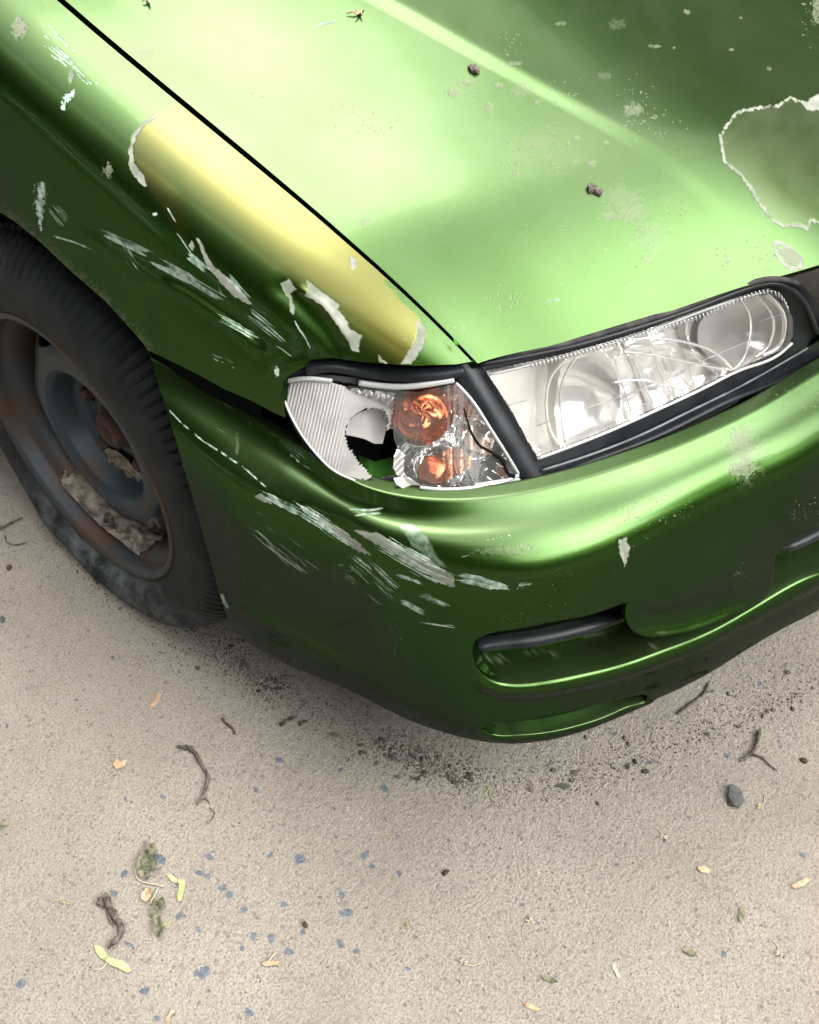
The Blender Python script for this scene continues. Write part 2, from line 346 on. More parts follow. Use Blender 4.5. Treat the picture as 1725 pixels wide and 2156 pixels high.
BLUESTONE = mottled(mat('blue_grey_stone_chip', rough=.8), (.035, .047, .06), (.09, .105, .12), 200, .4, .001)
GREYSTONE = mottled(mat('warm_grey_stone_chip', rough=.8), (.10, .095, .09), (.17, .16, .15), 200, .4, .001)
def chip_poly(px, py, rpx, ang, asp, z, seed, k=None):
    r = np.random.default_rng(seed); c = at(px, py, z=z)[:2]; k = k or r.integers(5, 8); R = rpx*.00058
    a = np.sort(r.uniform(0, 2*np.pi, k)+0) if False else np.linspace(0, 2*np.pi, k, endpoint=False)+r.uniform(-.3, .3, k)
    rad = R*r.uniform(.65, 1.1, k); x = rad*np.cos(a); y = rad*np.sin(a)*asp; ca, sa = math.cos(ang), math.sin(ang)
    return np.stack([c[0]+ca*x-sa*y, c[1]+sa*x+ca*y, np.full(k, z)], 1)
def build_ground():
    V = []; F = []; MI = []
    V += [(-60, -60, 0), (60, -60, 0), (60, 60, 0), (-60, 60, 0)]; F.append([0, 1, 2, 3]); MI.append(0)
    def add(P, mi): n = len(V); V.extend(map(tuple, P)); F.append(list(range(n, n+len(P)))); MI.append(mi)
    big = [(1219, 849, 20), (814, 905, 17), (845, 920, 12), (933, 993, 14), (1410, 1067, 20), (1388, 993, 16), (1028, 1162, 16), (1174, 1222, 17), (830, 1306, 22), (797, 1310, 10),
           (1230, 1143, 15), (524, 1195, 17), (730, 1077, 16), (803, 1135, 12), (650, 846, 26), (1562, 562, 22), (1384, 487, 14), (662, 597, 13), (510, 606, 11), (585, 1381, 20), (1103, 1166, 15),
           (983, 1212, 11), (1155, 1031, 11), (1482, 830, 18), (1510, 877, 12), (1620, 908, 11), (1098, 832, 12), (28, 308, 11), (46, 406, 8), (85, 1354, 18), (1010, 1470, 15), (1135, 445, 18), (1040, 566, 12),
           (1382, 1192, 16), (1447, 1220, 14), (1657, 1292, 11), (466, 988, 13), (505, 905, 14), (990, 1052, 14), (853, 838, 20), (905, 962, 15), (640, 1492, 14), (310, 203, 9), (458, 32, 12)]
    for i, (x, y, r) in enumerate(big):
        add(chip_poly(x*.5188, 1368.6+y*.5188, r*.74, rng.uniform(0, 3), rng.uniform(.5, .9), .0006+i*2e-6, 100+i), 1)
    for i, (x, y, r) in enumerate([(1205, 1460, 9), (1530, 1590, 10), (1690, 1800, 9), (1525, 2010, 9), (1400, 1770, 7), (1600, 1440, 9), (1330, 1500, 7), (1655, 1410, 6), (1300, 1820, 6), (1100, 1905, 6), (1450, 1720, 6), (1180, 1760, 5), (980, 1700, 6), (1640, 1560, 6), (1716, 1430, 7), (1560, 1370, 6)]):
        add(chip_poly(x, y, r, rng.uniform(0, 3), rng.uniform(.5, .9), .0007+i*2e-6, 300+i), 1)
    for i in range(900):
        x, y = rng.uniform(-60, 1790), rng.uniform(780, 2200)
        add(chip_poly(x, y, abs(rng.normal(0, 1.7))+1.5, rng.uniform(0, 3), rng.uniform(.5, .9), .0008+i*1e-6, 1000+i), 1 if rng.random() < .3 else 2)
    o = mesh_obj('ground', V, F, GROUND, None, False, mats=[BLUESTONE, GREYSTONE], midx=MI); o['kind'] = 'structure'
build_ground()

# ------------------------------------------------------------ the car: surfaces
CAR = thing('parked_car', 'dented green car with a broken indicator lamp and a flat front tyre', 'car')
yfx = [-.9, -.78, -.70, -.668, -.625, -.584, -.538, -.489, -.438, -.396, -.362, -.32, -.16, 0]
yfy = [.274, .274, .273, .266, .245, .220, .197, .175, .153, .134, .117, .099, .070, .060]
def yf(x): return spl(yfx, yfy, -np.abs(x))
def gprof(d): return spl([-.1, -.03, 0, .06, .13, .25, .54, .90, 1.3], [-.075, -.019, 0, .036, .069, .104, .186, .262, .33], d)
crease = np.array([at(a, b, z=c)[:2] for a, b, c in ((560, -140, .90), (800, 0, .872), (1080, 135, .835), (1340, 290, .792), (1500, 410, .755), (1640, 500, .715), (1800, 590, .69))])
def hood_h(x, y, bend_on=True):
    sh = np.shape(x); x = np.ravel(x); y = np.ravel(y); ax = -np.abs(x); g0 = spl([.2, .275, .517, .817, 1.3], [-.655, -.67, -.698, -.711, -.72], y)
    d = y-yf(ax); z = .654+.022*sst(-.67, -.3, ax)+gprof(d)+.012*(1-np.exp(-np.maximum(ax-g0, -.03)/.065))*sst(-.02, .16, d)
    if not bend_on: return z.reshape(sh)
    o_ = np.argsort(crease[:, 1]); cy = crease[o_, 1]; yc_ = np.clip(y, cy[0]-.05, cy[-1]+.05); xc = spl(cy, crease[o_, 0], yc_); sl_ = (spl(cy, crease[o_, 0], yc_+.005)-xc)/.005
    s = (ax-xc)/np.sqrt(1+sl_**2); t = 1-(y-cy[0])/(cy[-1]-cy[0])       # s is positive on the centre side of the bonnet crease
    wd = .004+.014*sst(.55, 1., t); bend = wd*np.logaddexp(0, s/wd); z = z+.0020*sst(-.018, .003, s)*sst(-.1, .2, t)*sst(1., .72, t)
    z = z-.115*.22*(1-np.exp(-bend/.22))*sst(-.02, .10, d)
    return z.reshape(sh)
_cr = []
for a, b in ((560, -140), (690, -62), (820, 5), (960, 72), (1080, 135), (1210, 208), (1340, 290), (1460, 378), (1550, 452), (1650, 530)):
    z_ = .78
    for _ in range(40): P_ = at(a, b, z=z_); z_ = .5*z_+.5*float(hood_h(np.array([P_[0]]), np.array([P_[1]]), False)[0])
    _cr.append(P_[:2])
_cr = np.array(_cr); _k = np.polyfit(_cr[:, 1]-.4, _cr[:, 0], 3); _y = np.linspace(_cr[:, 1].min(), _cr[:, 1].max(), 9); crease = np.stack([np.polyval(_k, _y-.4), _y], 1)
print('crease', crease.round(3).tolist())
gap_px = [(-120, -220), (0, -108), (128, 0), (206, 64), (265, 121), (348, 185), (412, 236), (481, 295), (549, 353), (618, 410), (687, 465), (790, 559), (850, 615), (900, 660), (950, 711), (994, 757)]
def fixz(px, py, z=.75):
    for _ in range(40): P = at(px, py, z=z); z = .5*z+.5*float(hood_h(np.array([P[0]]), np.array([P[1]]))[0])
    return P
_g = np.array(gap_px[2:], float); _c = np.polyfit((_g[:, 1]-380)/380, _g[:, 0], 3); gap_px = [(float(np.polyval(_c, (yy-380)/380)) if yy > -30 else float(np.polyval(_c, -1.08)+(yy+30)*1.12), float(yy)) for yy in [-220, -108, 0, 60, 121, 185, 236, 295, 353, 410, 465, 559, 615, 660, 711, 757]]
GAP = np.array([fixz(*p) for p in gap_px]); print('gap', GAP.round(3).tolist())
gy = GAP[::-1, 1]; gx = GAP[::-1, 0]
def xg(y): return spl(gy, gx, np.clip(y, gy[0]-.1, gy[-1]+.6))
def zg(y): return hood_h(xg(y), y)

def spaced(a, b, lo, hi, fine, coarse):   # fine spacing in [lo,hi]
    return np.unique(np.r_[np.arange(a, lo, coarse), np.arange(lo, hi, fine), np.arange(hi, b+coarse*.5, coarse), b])
def blob(Q, poly, rough=5, seed=0, sc_=12., soft=1.5):
    s = sdf(Q, poly, 60)+rough*(fbm(Q[:, 0]/sc_, Q[:, 1]/sc_, 4, seed)-.5)*2; return sst(-soft, soft, s)
def streak(Q, a, b, wid, dens=.5, seed=0, fine=2.0, lng=70, taper=.3):
    a = np.array(a, float); b = np.array(b, float); L = np.linalg.norm(b-a); u = (b-a)/L; n = np.array([-u[1], u[0]]); q = Q-a
    U = q@u; Vv = q@n; m = (U > -wid) & (U < L+wid) & (np.abs(Vv) < wid*1.3); r = np.zeros(len(Q)); U = U[m]; Vv = Vv[m]
    Vv2 = Vv+4*(fbm(U/60, U*0+seed, 2, seed)-.5)*2
    e = sst(0, taper*L, U)*sst(0, taper*L, L-U)*sst(wid, wid*.3, np.abs(Vv2))
    nz = fbm(U/lng, Vv2/fine, 3, seed); r[m] = sst(1-dens*e-.05, 1-dens*e+.05, nz)*sst(0, .15, e); return r
def oval(Q, c, rx, ry, rough=.5, seed=1):
    q = (Q-np.array(c))/np.array([rx, ry]); r = np.hypot(q[:, 0], q[:, 1]); n = fbm(Q[:, 0]/6, Q[:, 1]/6, 3, seed); return sst(1., .75, r+rough*(n-.5)*2)*sst(.25, .6, n+.15)

PEEL = [(355, 228), (325, 245), (298, 268), (282, 300), (280, 335), (300, 372), (312, 395), (330, 420), (352, 455), (385, 505), (440, 540), (505, 600), (585, 598), (622, 615), (650, 640), (700, 690), (745, 745), (850, 775), (870, 735), (900, 705), (885, 670), (850, 640), (810, 590), (840, 600), (820, 560), (650, 400), (500, 280), (400, 190), (375, 220)]
def wear_fender(V):
    Q = proj(V); n = len(Q); R = np.zeros(n); G = np.zeros(n); B = np.zeros(n); A = np.zeros(n)
    mx = np.maximum
    dg = dline(Q, gap_px)[0]+18*fbm(Q[:, 0]/40, Q[:, 1]/40, 2, 12); B = blob(Q, PEEL, 5, 3, 14, 4)*np.maximum(sst(190, 95, dg), sst(430, 330, Q[:, 0])*.8)
    for i, p in enumerate([
        [(325, 243), (296, 262), (279, 288), (272, 318), (273, 350), (284, 372), (304, 393), (310, 392), (302, 368), (283, 342), (280, 312), (287, 287), (302, 266), (333, 246)],
        [(412, 498), (424, 508), (437, 538), (450, 560), (470, 575), (505, 604), (530, 640), (520, 640), (490, 622), (460, 590), (437, 562), (424, 530)],
        [(397, 517), (405, 506), (410, 520), (405, 528)],
        [(588, 595), (609, 589), (625, 609), (611, 617), (622, 648), (618, 664), (612, 655), (610, 630), (602, 618)],
        [(646, 588), (666, 603), (700, 630), (716, 640), (712, 652), (733, 676), (736, 690), (762, 706), (757, 722), (757, 742), (742, 738), (730, 712), (714, 690), (690, 655), (677, 641), (640, 622), (650, 612)],
        [(878, 676), (898, 690), (890, 732), (866, 766), (845, 766), (868, 732), (879, 704)], [(798, 747), (816, 765), (800, 763)],
        [(520, 345), (538, 355), (545, 372), (530, 385), (524, 362)] if False else [(738, 540), (748, 545), (752, 562), (740, 570)],
        [(148, 150), (156, 145), (157, 160), (150, 175), (145, 165)]]):
        R = mx(R, blob(Q, p, 3.0, 20+i, 7, 1.0))
    for a, b, wd, dn, sd in [((195, 478), (335, 545), 16, .62, 1), ((320, 540), (500, 648), 15, .66, 2), ((100, 430), (140, 480), 22, .42, 3), ((92, 490), (212, 527), 4, .66, 4), ((298, 546), (440, 613), 8, .85, 5),
                             ((385, 530), (447, 580), 13, .62, 6), ((435, 655), (560, 720), 16, .52, 7), ((470, 570), (532, 642), 12, .5, 8), ((500, 640), (620, 740), 20, .42, 9), ((425, 740), (520, 790), 12, .42, 10), ((540, 700), (640, 760), 14, .4, 11),
                             ((75, 75), (175, 160), 14, .42, 12), ((60, 30), (230, 200), 25, .38, 13), ((618, 664), (656, 742), 2.5, 1.1, 14), ((440, 560), (470, 640), 12, .38, 15), ((360, 470), (420, 560), 4, .5, 16),
                             ((350, 430), (372, 475), 3, .7, 17), ((230, 480), (300, 600), 30, .33, 18)]:
        G = mx(G, .8*streak(Q, a, b, wd, dn, sd))
    for p, s in (([(90, 378), (94, 400), (92, 440), (87, 482), (79, 455), (76, 430), (82, 395)], 1), ([(158, 188), (152, 205), (143, 212), (135, 232), (130, 218), (140, 200)], 2), ([(585, 770), (590, 785), (583, 792), (578, 778)], 3), ([(318, 449), (330, 446), (332, 452), (322, 455)], 4)):
        f = blob(Q, p, 7, 40+s, 5, .8); G = mx(G, f)
    G = mx(G, oval(Q, (85, 415), 14, 36, .9, 5)*sst(.55, .62, fbm(Q[:, 0]/3, Q[:, 1]/3, 2, 9)))
    A = mx(A, .8*oval(Q, (42, 55), 16, 24, 1., 8)); A = mx(A, .8*oval(Q, (228, 358), 9, 16, 1.2, 9))
    A = mx(A, .35*sst(25, 0, np.abs(dline(Q, ARCH, margin=60)[0]))*sst(.45, .6, fbm(Q[:, 0]/5, Q[:, 1]/5, 3, 2)))
    return {'wear': np.stack([R, G, B, A], 1)}
ring = [(1760, 195), (1725, 202), (1695, 218), (1665, 205), (1638, 224), (1600, 226), (1572, 231), (1548, 240), (1532, 262), (1519, 285), (1519, 300), (1526, 340), (1560, 368), (1580, 395), (1592, 415), (1608, 440), (1627, 462), (1650, 476), (1680, 474), (1700, 482), (1708, 462), (1725, 470), (1760, 480)]
def wear_hood(V):
    Q = proj(V); n = len(Q); z = np.zeros(n); R = z.copy(); G = z.copy(); A = z.copy(); mx = np.maximum
    d, t, s = dline(Q, ring, margin=60); wob = fbm(Q[:, 0]/9, Q[:, 1]/9, 4, 77)
    R = sst(1.2, -1.2, d-(-1+6*wob+9*(fbm(Q[:, 0]/5, Q[:, 1]/5, 3, 78)-.45)))
    R = mx(R, blob(Q, [(1690, 218), (1725, 198), (1790, 180), (1790, 225), (1725, 232), (1700, 232)], 6, 5, 8, 1.5))
    B = .12*sst(-2, 4, sdf(Q, ring, 30)); A = mx(A, .16*sst(-2, 4, sdf(Q, ring, 30))*(.3+fbm(Q[:, 0]/30, Q[:, 1]/30, 4, 4)))
    d2, _, _ = dline(Q, [(1628, 515), (1640, 510), (1662, 522), (1688, 545), (1688, 562), (1668, 567), (1648, 552), (1634, 532)], True, 40)
    R = mx(R, sst(1.2, -1.2, d2-1.5-4*wob)); A = mx(A, .7*sst(0, 3, sdf(Q, [(1636, 522), (1655, 522), (1685, 548), (1680, 562), (1655, 556)], 30)))
    for i, (x, y, rx, ry, k) in enumerate([(308, 110, 17, 18, .55), (1332, 232, 20, 15, .8), (770, 470, 13, 11, .45), (955, 195, 16, 8, .8), (980, 172, 18, 7, .6), (1030, 225, 7, 12, .8), (1048, 180, 10, 6, .8), (1100, 190, 26, 16, .4), (1130, 215, 10, 7, .6), (1085, 135, 16, 5, .7), (1245, 343, 10, 8, .7), (1213, 290, 6, 5, .7),
         (1275, 300, 6, 4, .7), (1310, 420, 40, 30, .35), (1330, 450, 30, 20, .5), (1285, 455, 14, 10, .6), (1345, 435, 10, 8, .7), (1350, 490, 10, 8, .5), (1365, 548, 12, 8, .5), (1375, 500, 40, 40, .25), (1130, 300, 40, 20, .2), (1275, 160, 18, 8, .3), (600, 120, 14, 10, .3), (1446, 25, 7, 6, .9), (1383, 98, 8, 4, .9), (1370, 97, 5, 3, .9), (1540, 105, 6, 3, .9), (1300, 50, 20, 12, .35),
         (1180, 50, 12, 5, .6), (1420, 100, 5, 4, .8), (1620, 145, 5, 4, .8), (1560, 38, 4, 3, .8), (1720, 20, 9, 30, .9), (560, 125, 20, 14, .2), (1215, 340, 12, 8, .25), (1150, 330, 10, 8, .25)]):
        A = mx(A, .62*k*oval(Q, (x, y), rx, ry, .9, 60+i))
    for a, b, wd, dn, sd in [((960, 20), (1100, 5), 8, .35, 33), ((1140, 640), (1190, 628), 5, .5, 34), ((640, 60), (720, 40), 6, .4, 35)]:
        G = mx(G, .8*streak(Q, a, b, wd, dn, sd))
    wq = 9*(fbm(Q[:, 0]/14, Q[:, 1]/14, 3, 5)-.5); sp = vn((Q[:, 0]*.8+Q[:, 1]*.6)/3.1+wq, (Q[:, 1]*.8-Q[:, 0]*.6)/3.1-wq*.7, 91)*(.75+.5*vn(Q[:, 0]/90, Q[:, 1]/90, 92)); right = sst(900, 1300, Q[:, 0]); A = mx(A, .8*sst(1.08-.03*right, 1.13-.03*right, sp))
    return {'wear': np.stack([R, G, B, A], 1)}
def wear_glints_bumper(V):
    Q = proj(V); n = len(Q); z = np.zeros(n); R = z.copy(); G = z.copy(); A = z.copy(); mx = np.maximum
    for i, (p, rg) in enumerate([([(627, 1062), (662, 1078), (710, 1106), (749, 1136), (780, 1168), (750, 1160), (712, 1134), (682, 1108), (644, 1078)], 5), ([(742, 1116), (793, 1121), (837, 1145), (886, 1165), (922, 1190), (956, 1215), (958, 1236), (930, 1227), (881, 1198), (832, 1169), (783, 1140)], 4),
                           ([(1303, 1135), (1318, 1132), (1327, 1155), (1321, 1178), (1316, 1192), (1305, 1166)], 4), ([(537, 1045), (552, 1038), (572, 1060), (556, 1056)], 3)]):
        R = mx(R, blob(Q, p, rg, 120+i, 6, 1.2)*(1 if i != 1 else .85))
    st = np.array([fbm((Q@np.array([.85, .52]))/40, (Q@np.array([-.52, .85]))/1.6, 3, 8)])[0]
    g2 = blob(Q, [(840, 1106), (868, 1102), (900, 1128), (916, 1165), (940, 1195), (905, 1178), (870, 1150)], 3, 140, 14, 3); G = mx(G, .30*g2)
    for a, b, wd, dn, sd in [((540, 1030), (650, 1090), 16, .6, 1), ((600, 1050), (780, 1170), 24, .5, 2), ((940, 1215), (1095, 1240), 15, .68, 3), ((760, 1120), (990, 1240), 34, .46, 4), ((825, 1208), (900, 1236), 9, .62, 5), ((830, 1262), (908, 1297), 9, .72, 6), ((868, 1246), (962, 1283), 10, .6, 7),
                             ((534, 1125), (664, 1224), 9, .5, 8), ((850, 1305), (982, 1325), 5, .5, 9), ((500, 1080), (700, 1230), 45, .34, 10), ((860, 1290), (960, 1356), 3, .5, 11), ((717, 1074), (825, 1072), 5, .55, 12), ((735, 1090), (822, 1078), 4, .55, 13), ((466, 1240), (482, 1290), 6, .6, 14), ((1268, 1228), (1300, 1195), 4, .5, 15), ((1080, 1232), (1130, 1228), 8, .5, 16),  # the two thin level streaks below the lip are painted reflection marks
                             ((940, 1170), (1100, 1130), 30, .22, 17), ((430, 890), (520, 950), 20, .3, 18), ((700, 1150), (860, 1290), 60, .33, 19), ((930, 1030), (1100, 1020), 6, .2, 20), ((450, 850), (700, 1010), 18, .26, 21), ((330, 755), (520, 880), 8, .38, 22)]:
        G = mx(G, .8*streak(Q, a, b, wd, dn, sd))
    d, t, s = dline(Q, [(355, 862), (385, 893), (430, 930), (470, 955), (515, 985), (560, 1025)], margin=40); G = mx(G, sst(1.6, .4, d-.9*(fbm(Q[:, 0]/8, Q[:, 1]/8, 3, 3)))*sst(.38, .55, fbm(Q[:, 0]/14, Q[:, 1]/14, 3, 5)))
    for i, (x, y, rx, ry, k) in enumerate([(1560, 930, 28, 30, .45), (1565, 985, 26, 26, .6), (1570, 960, 40, 60, .2), (1060, 1160, 60, 8, .25), (1105, 1150, 14, 6, .5), (1376, 1356, 7, 6, .7), (1430, 1480, 10, 6, .8), (1040, 1385, 24, 7, .6), (500, 930, 4, 30, .4), (1140, 1375, 40, 6, .3), (1240, 1335, 40, 8, .4)]):
        A = mx(A, k*oval(Q, (x, y), rx, ry, 1.1, 160+i))
    wq = 9*(fbm(Q[:, 0]/14, Q[:, 1]/14, 3, 6)-.5); sp = vn((Q[:, 0]*.8+Q[:, 1]*.6)/2.6+wq, (Q[:, 1]*.8-Q[:, 0]*.6)/2.6-wq*.7, 95)*(.7+.55*vn(Q[:, 0]/120, Q[:, 1]/120, 96)); A = mx(A, .9*sst(1.06, 1.11, sp))
    A = mx(A, .04*sst(.45, .75, fbm(Q[:, 0]/25, Q[:, 1]/12, 4, 30))*sst(.27, .18, V[:, 2]))
    return {'wear': np.stack([R, G, z, A], 1)}

ARCH = [(-200, 300), (-100, 368), (0, 447), (26, 463), (79, 504), (154, 575), (220, 632), (264, 680), (299, 720), (312, 738)]
SEAM = [(312, 738), (350, 755), (384, 772), (420, 790), (474, 820), (526, 842), (575, 868), (602, 880)]
LAMPTOP = [(602, 880), (594, 830), (598, 800), (618, 785), (642, 772), (655, 757), (700, 753), (760, 762), (870, 770), (960, 767), (1000, 760)]
def poly_clip(V, T, poly, sign=1): return clip(V, T, sign*sdf(proj(V), poly))
def inner_copy(name, V, T, nrm, parent=None, d=.018): mesh_obj(name, V-nrm*d, T, SHADOWBLACK, parent or CAR)
def thin(V, T, k):   # not used for visible surfaces
    return V, T
def mirror_far(name, V, T, m_, wear=True):
    V2 = V*np.array([-1, 1, 1]); o = mesh_obj(name, V2, T[:, ::-1].copy(), m_, CAR, attrs={'wear': np.zeros((len(V2), 4))} if wear else None); return o

# hood --------------------------------------------------
def hood():
    xs = spaced(-.80, .12, -.78, .10, .0012, .01); ys = spaced(-.02, 1.34, .04, .95, .0012, .012)
    X, Y = np.meshgrid(xs, ys, indexing='ij'); Z = hood_h(X, Y); V = np.stack([X, Y, Z], -1).reshape(-1, 3); T = grid_tris(*X.shape)[:, ::-1]
    T = T if vnorm(V[:3], T[:0])is None else T
    n = vnorm(V, T)
    if n[len(n)//2, 2] < 0: T = T[:, ::-1]; n = -n
    # trim: right of the gap line, behind the nose edge
    g = np.asarray(gap_px, float); Q = proj(V); d, t, s = dline(Q, np.vstack([g[0]*2-g[1]+(g[0]-g[1])*8, g, [g[-1]+(g[-1]-g[-2])*12]])); V_, T_ = V, T
    sgn = np.where(s < 0, d, -d)-(3.2+2.6*np.clip((1000-Q[:, 0])/500, 0, 1))
    sgn = np.where((Q[:, 0]-994)*.62+(Q[:, 1]-757)*-.78 < -90, -50, sgn) if False else sgn
    V, T = clip(V, T, sgn)
    fe = yf(V[:, 0])-.003; V, T = clip(V, T, V[:, 1]-fe)
    nn = vnorm(V, T); Vs, Ts = skirt(V, T, -nn*.010+np.array([0, .002, -.004]))
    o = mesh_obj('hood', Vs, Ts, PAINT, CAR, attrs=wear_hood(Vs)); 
    xs = np.linspace(-.63, 0, 60); ys = np.linspace(.04, 1.3, 80); X, Y = np.meshgrid(xs, ys, indexing='ij'); Z = hood_h(X, Y)-.03; Y = Y+.0
    Vi = np.stack([X, np.maximum(Y, yf(X)+.10), Z], -1).reshape(-1, 3); Vi = np.vstack([Vi, Vi*np.array([-1, 1, 1])]); t0 = grid_tris(60, 80); mesh_obj('hood_light_blocker', Vi, np.vstack([t0, t0+4800]), SHADOWBLACK, CAR)  # black sheet added under the bonnet to stop light through the gaps
    xs = np.linspace(.12, .70, 90); ys = np.linspace(.0, 1.3, 160); X, Y = np.meshgrid(xs, ys, indexing='ij'); X = .12+(X-.12)*(np.minimum(.70, -xg(Y))-.12)/.58; Z = hood_h(X, Y); V = np.stack([X, Y, Z], -1).reshape(-1, 3); T = grid_tris(90, 160)
    V, T = clip(V, T, V[:, 1]-yf(V[:, 0])-.002)
    if vnorm(V, T)[:, 2].mean() < 0: T = T[:, ::-1]
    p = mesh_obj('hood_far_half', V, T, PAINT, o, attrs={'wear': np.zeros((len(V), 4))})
    return o
HOOD = hood()

# fender ------------------------------------------------
def rounded(P, rad, seg, arc):          # P: list of (M,3); rounded polyline profile for each column
    out = []; last = P[0]
    for i in range(1, len(P)):
        if i < len(P)-1:
            a = P[i-1]-P[i]; b = P[i+1]-P[i]; la = np.linalg.norm(a, axis=1)[:, None]; lb = np.linalg.norm(b, axis=1)[:, None]
            r = np.minimum(rad[i-1], .49*np.minimum(la, lb)); s = P[i]+a/la*r; e = P[i]+b/lb*r
        else: s = P[i]
        for t in np.linspace(0, 1, seg[i-1], endpoint=False): out.append(last+(s-last)*t)
        if i < len(P)-1:
            for t in np.linspace(0, 1, arc[i-1], endpoint=False): out.append(s*(1-t)**2+P[i]*2*t*(1-t)+e*t*t)
            last = e
    out.append(P[-1]); return np.array(out)
def fender_grid(ys, dense=True):
    y = np.asarray(ys); X0 = xg(y); Z0 = zg(y)
    sg = spl([.15, .22, .27, .32, .37, .43, .5, .6, .8, 1.6], [.27, .17, .110, .066, .038, .018, .006, 0, 0, 0], y)
    wid = spl([.2, .28, .35, .45, .6, .9, 1.3], [.03, .045, .065, .085, .095, .100, .105], y)
    f = lambda x, z: np.stack([x+0*y, y, z+0*y], 1)
    dz = spl([.2, .3, .45, .9], [.012, .018, .024, .030], y)
    P = [f(X0, Z0), f(X0-wid*.5, Z0-dz*.35), f(X0-wid, Z0-dz-.012), f(-.836+sg, np.minimum(Z0-.13, .60+.04*(y > 9))), f(-.842+sg, .46), f(-.842+sg, .12)]
    k = 1 if dense else 0
    return rounded(P, [.03, .055, .06, .05], [36, 50, 120, 110, 60] if dense else [3, 4, 8, 4, 6], [36, 150, 90, 20] if dense else [4, 8, 5, 2])
def fender():
    ys = spaced(.20, 1.35, .22, .95, .0010, .006); G = fender_grid(ys); V = G.reshape(-1, 3); T = grid_tris(*G.shape[:2])
    n = vnorm(V, T)
    if (n[:, 0]).mean() > 0: T = T[:, ::-1]; n = -n
    Q = proj(V); disp = np.zeros(len(V))
    # crash damage: creases and hollows pressed into the wing
    for L, wd, am in [([(120, 440), (230, 500), (330, 560), (450, 640), (600, 745)], 16, -.004), ([(325, 588), (400, 625), (480, 680), (570, 760)], 11, .0045), ([(300, 600), (310, 670), (300, 720)], 26, -.003),
                      ([(352, 400), (372, 470), (420, 540), (500, 600)], 30, -.0045), ([(560, 590), (610, 620), (690, 700), (730, 760)], 20, -.004), ([(620, 600), (680, 640), (745, 730)], 9, .003), ([(0, 330), (90, 300), (200, 330), (300, 350)], 38, -.002),
                      ([(230, 400), (300, 395), (380, 420)], 24, .0016), ([(420, 700), (470, 780), (500, 820)], 30, -.003), ([(560, 800), (610, 770), (660, 760)], 16, .003)]:
        d, t, s = dline(Q, L, margin=120); disp += (.62 if wd not in (30, 38, 24) else .12)*am*np.exp(-(d/wd)**2)*sst(0, .2, t)*sst(1, .8, t)
    disp += 0.0008*(fbm(Q[:, 0]/140, Q[:, 1]/110, 2, 55)-.5)*sst(-.02, .12, zg(V[:, 1])-V[:, 2]-.03)
    V = V+n*disp[:, None]
    g = np.asarray(gap_px, float); g2 = np.vstack([g[0]+(g[0]-g[1])*8, g]); Q = proj(V)
    d, t, s = dline(Q, g2); wd = 3.4+2.6*np.clip((1000-Q[:, 0])/500, 0, 1)
    V, T = clip(V, T, np.where(s > 0, d, -d)-wd)
    far = [(-900, -50), (-200, 300)]
    poly = [(994, 760)]+[tuple(p) for p in g[::-1][1:]]+[tuple(g[0]+(g[0]-g[1])*8), (-3000, -1500)]+[(-1400, -300), (-600, 60)]+ARCH+SEAM[1:]+LAMPTOP[1:]
    rw = np.hypot(V[:, 1]-.812, V[:, 2]-.2735)-.386; V, T = clip(V, T, np.where(V[:, 1] > .83, rw, sdf(proj(V), poly)))
    nn = vnorm(V, T); Vs, Ts = skirt(V, T, -nn*.012+np.array([.004, 0, 0]))
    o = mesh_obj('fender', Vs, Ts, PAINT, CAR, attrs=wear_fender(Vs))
    Gi = fender_grid(np.linspace(.44, 1.3, 60), False); Vi = Gi.reshape(-1, 3); Ti = grid_tris(*Gi.shape[:2]); ni = vnorm(Vi, Ti)
    if ni[:, 0].mean() > 0: ni = -ni
    Vi = Vi-ni*.03; r = np.hypot(Vi[:, 1]-.812, Vi[:, 2]-.2735); Vi, Ti = clip(Vi, Ti, np.minimum(r-.36, Vi[:, 2]-.45)); mesh_obj('wing_light_blocker', Vi, Ti, SHADOWBLACK, CAR)  # black copy of the wing, added behind it to block light
    # far side wing
    G = fender_grid(np.linspace(.24, 1.35, 120), False); V = G.reshape(-1, 3); T = grid_tris(*G.shape[:2]); r = np.hypot(V[:, 1]-.812, V[:, 2]-.2735)
    V, T = clip(V, T, np.minimum(r-.37, np.where(V[:, 1] < .62, V[:, 2]-.60, 1.)))
    if vnorm(V, T)[:, 2].mean() < 0: T = T[:, ::-1]
    mirror_far('fender', V, T, PAINT)
    return o, V
fender()
def flange(name, pts_px, x, r, m_, flat=1., off=(0, 0, 0)):
    P = np.array([at(a, b, x=x) for a, b in pts_px])+np.array(off); MB().tube(crv(P, 60), r, 8, flat).build(name, m_, CAR)

# wheel-arch liner: dark tunnel behind the wheel
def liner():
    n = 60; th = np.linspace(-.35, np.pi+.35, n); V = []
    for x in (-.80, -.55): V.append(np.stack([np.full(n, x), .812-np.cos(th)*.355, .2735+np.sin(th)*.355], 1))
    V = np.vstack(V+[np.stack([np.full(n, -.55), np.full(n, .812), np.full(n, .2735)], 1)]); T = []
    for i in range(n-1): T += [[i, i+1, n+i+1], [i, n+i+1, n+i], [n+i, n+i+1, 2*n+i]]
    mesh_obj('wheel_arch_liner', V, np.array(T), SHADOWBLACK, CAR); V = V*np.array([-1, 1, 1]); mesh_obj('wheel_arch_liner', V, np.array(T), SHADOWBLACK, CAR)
liner()

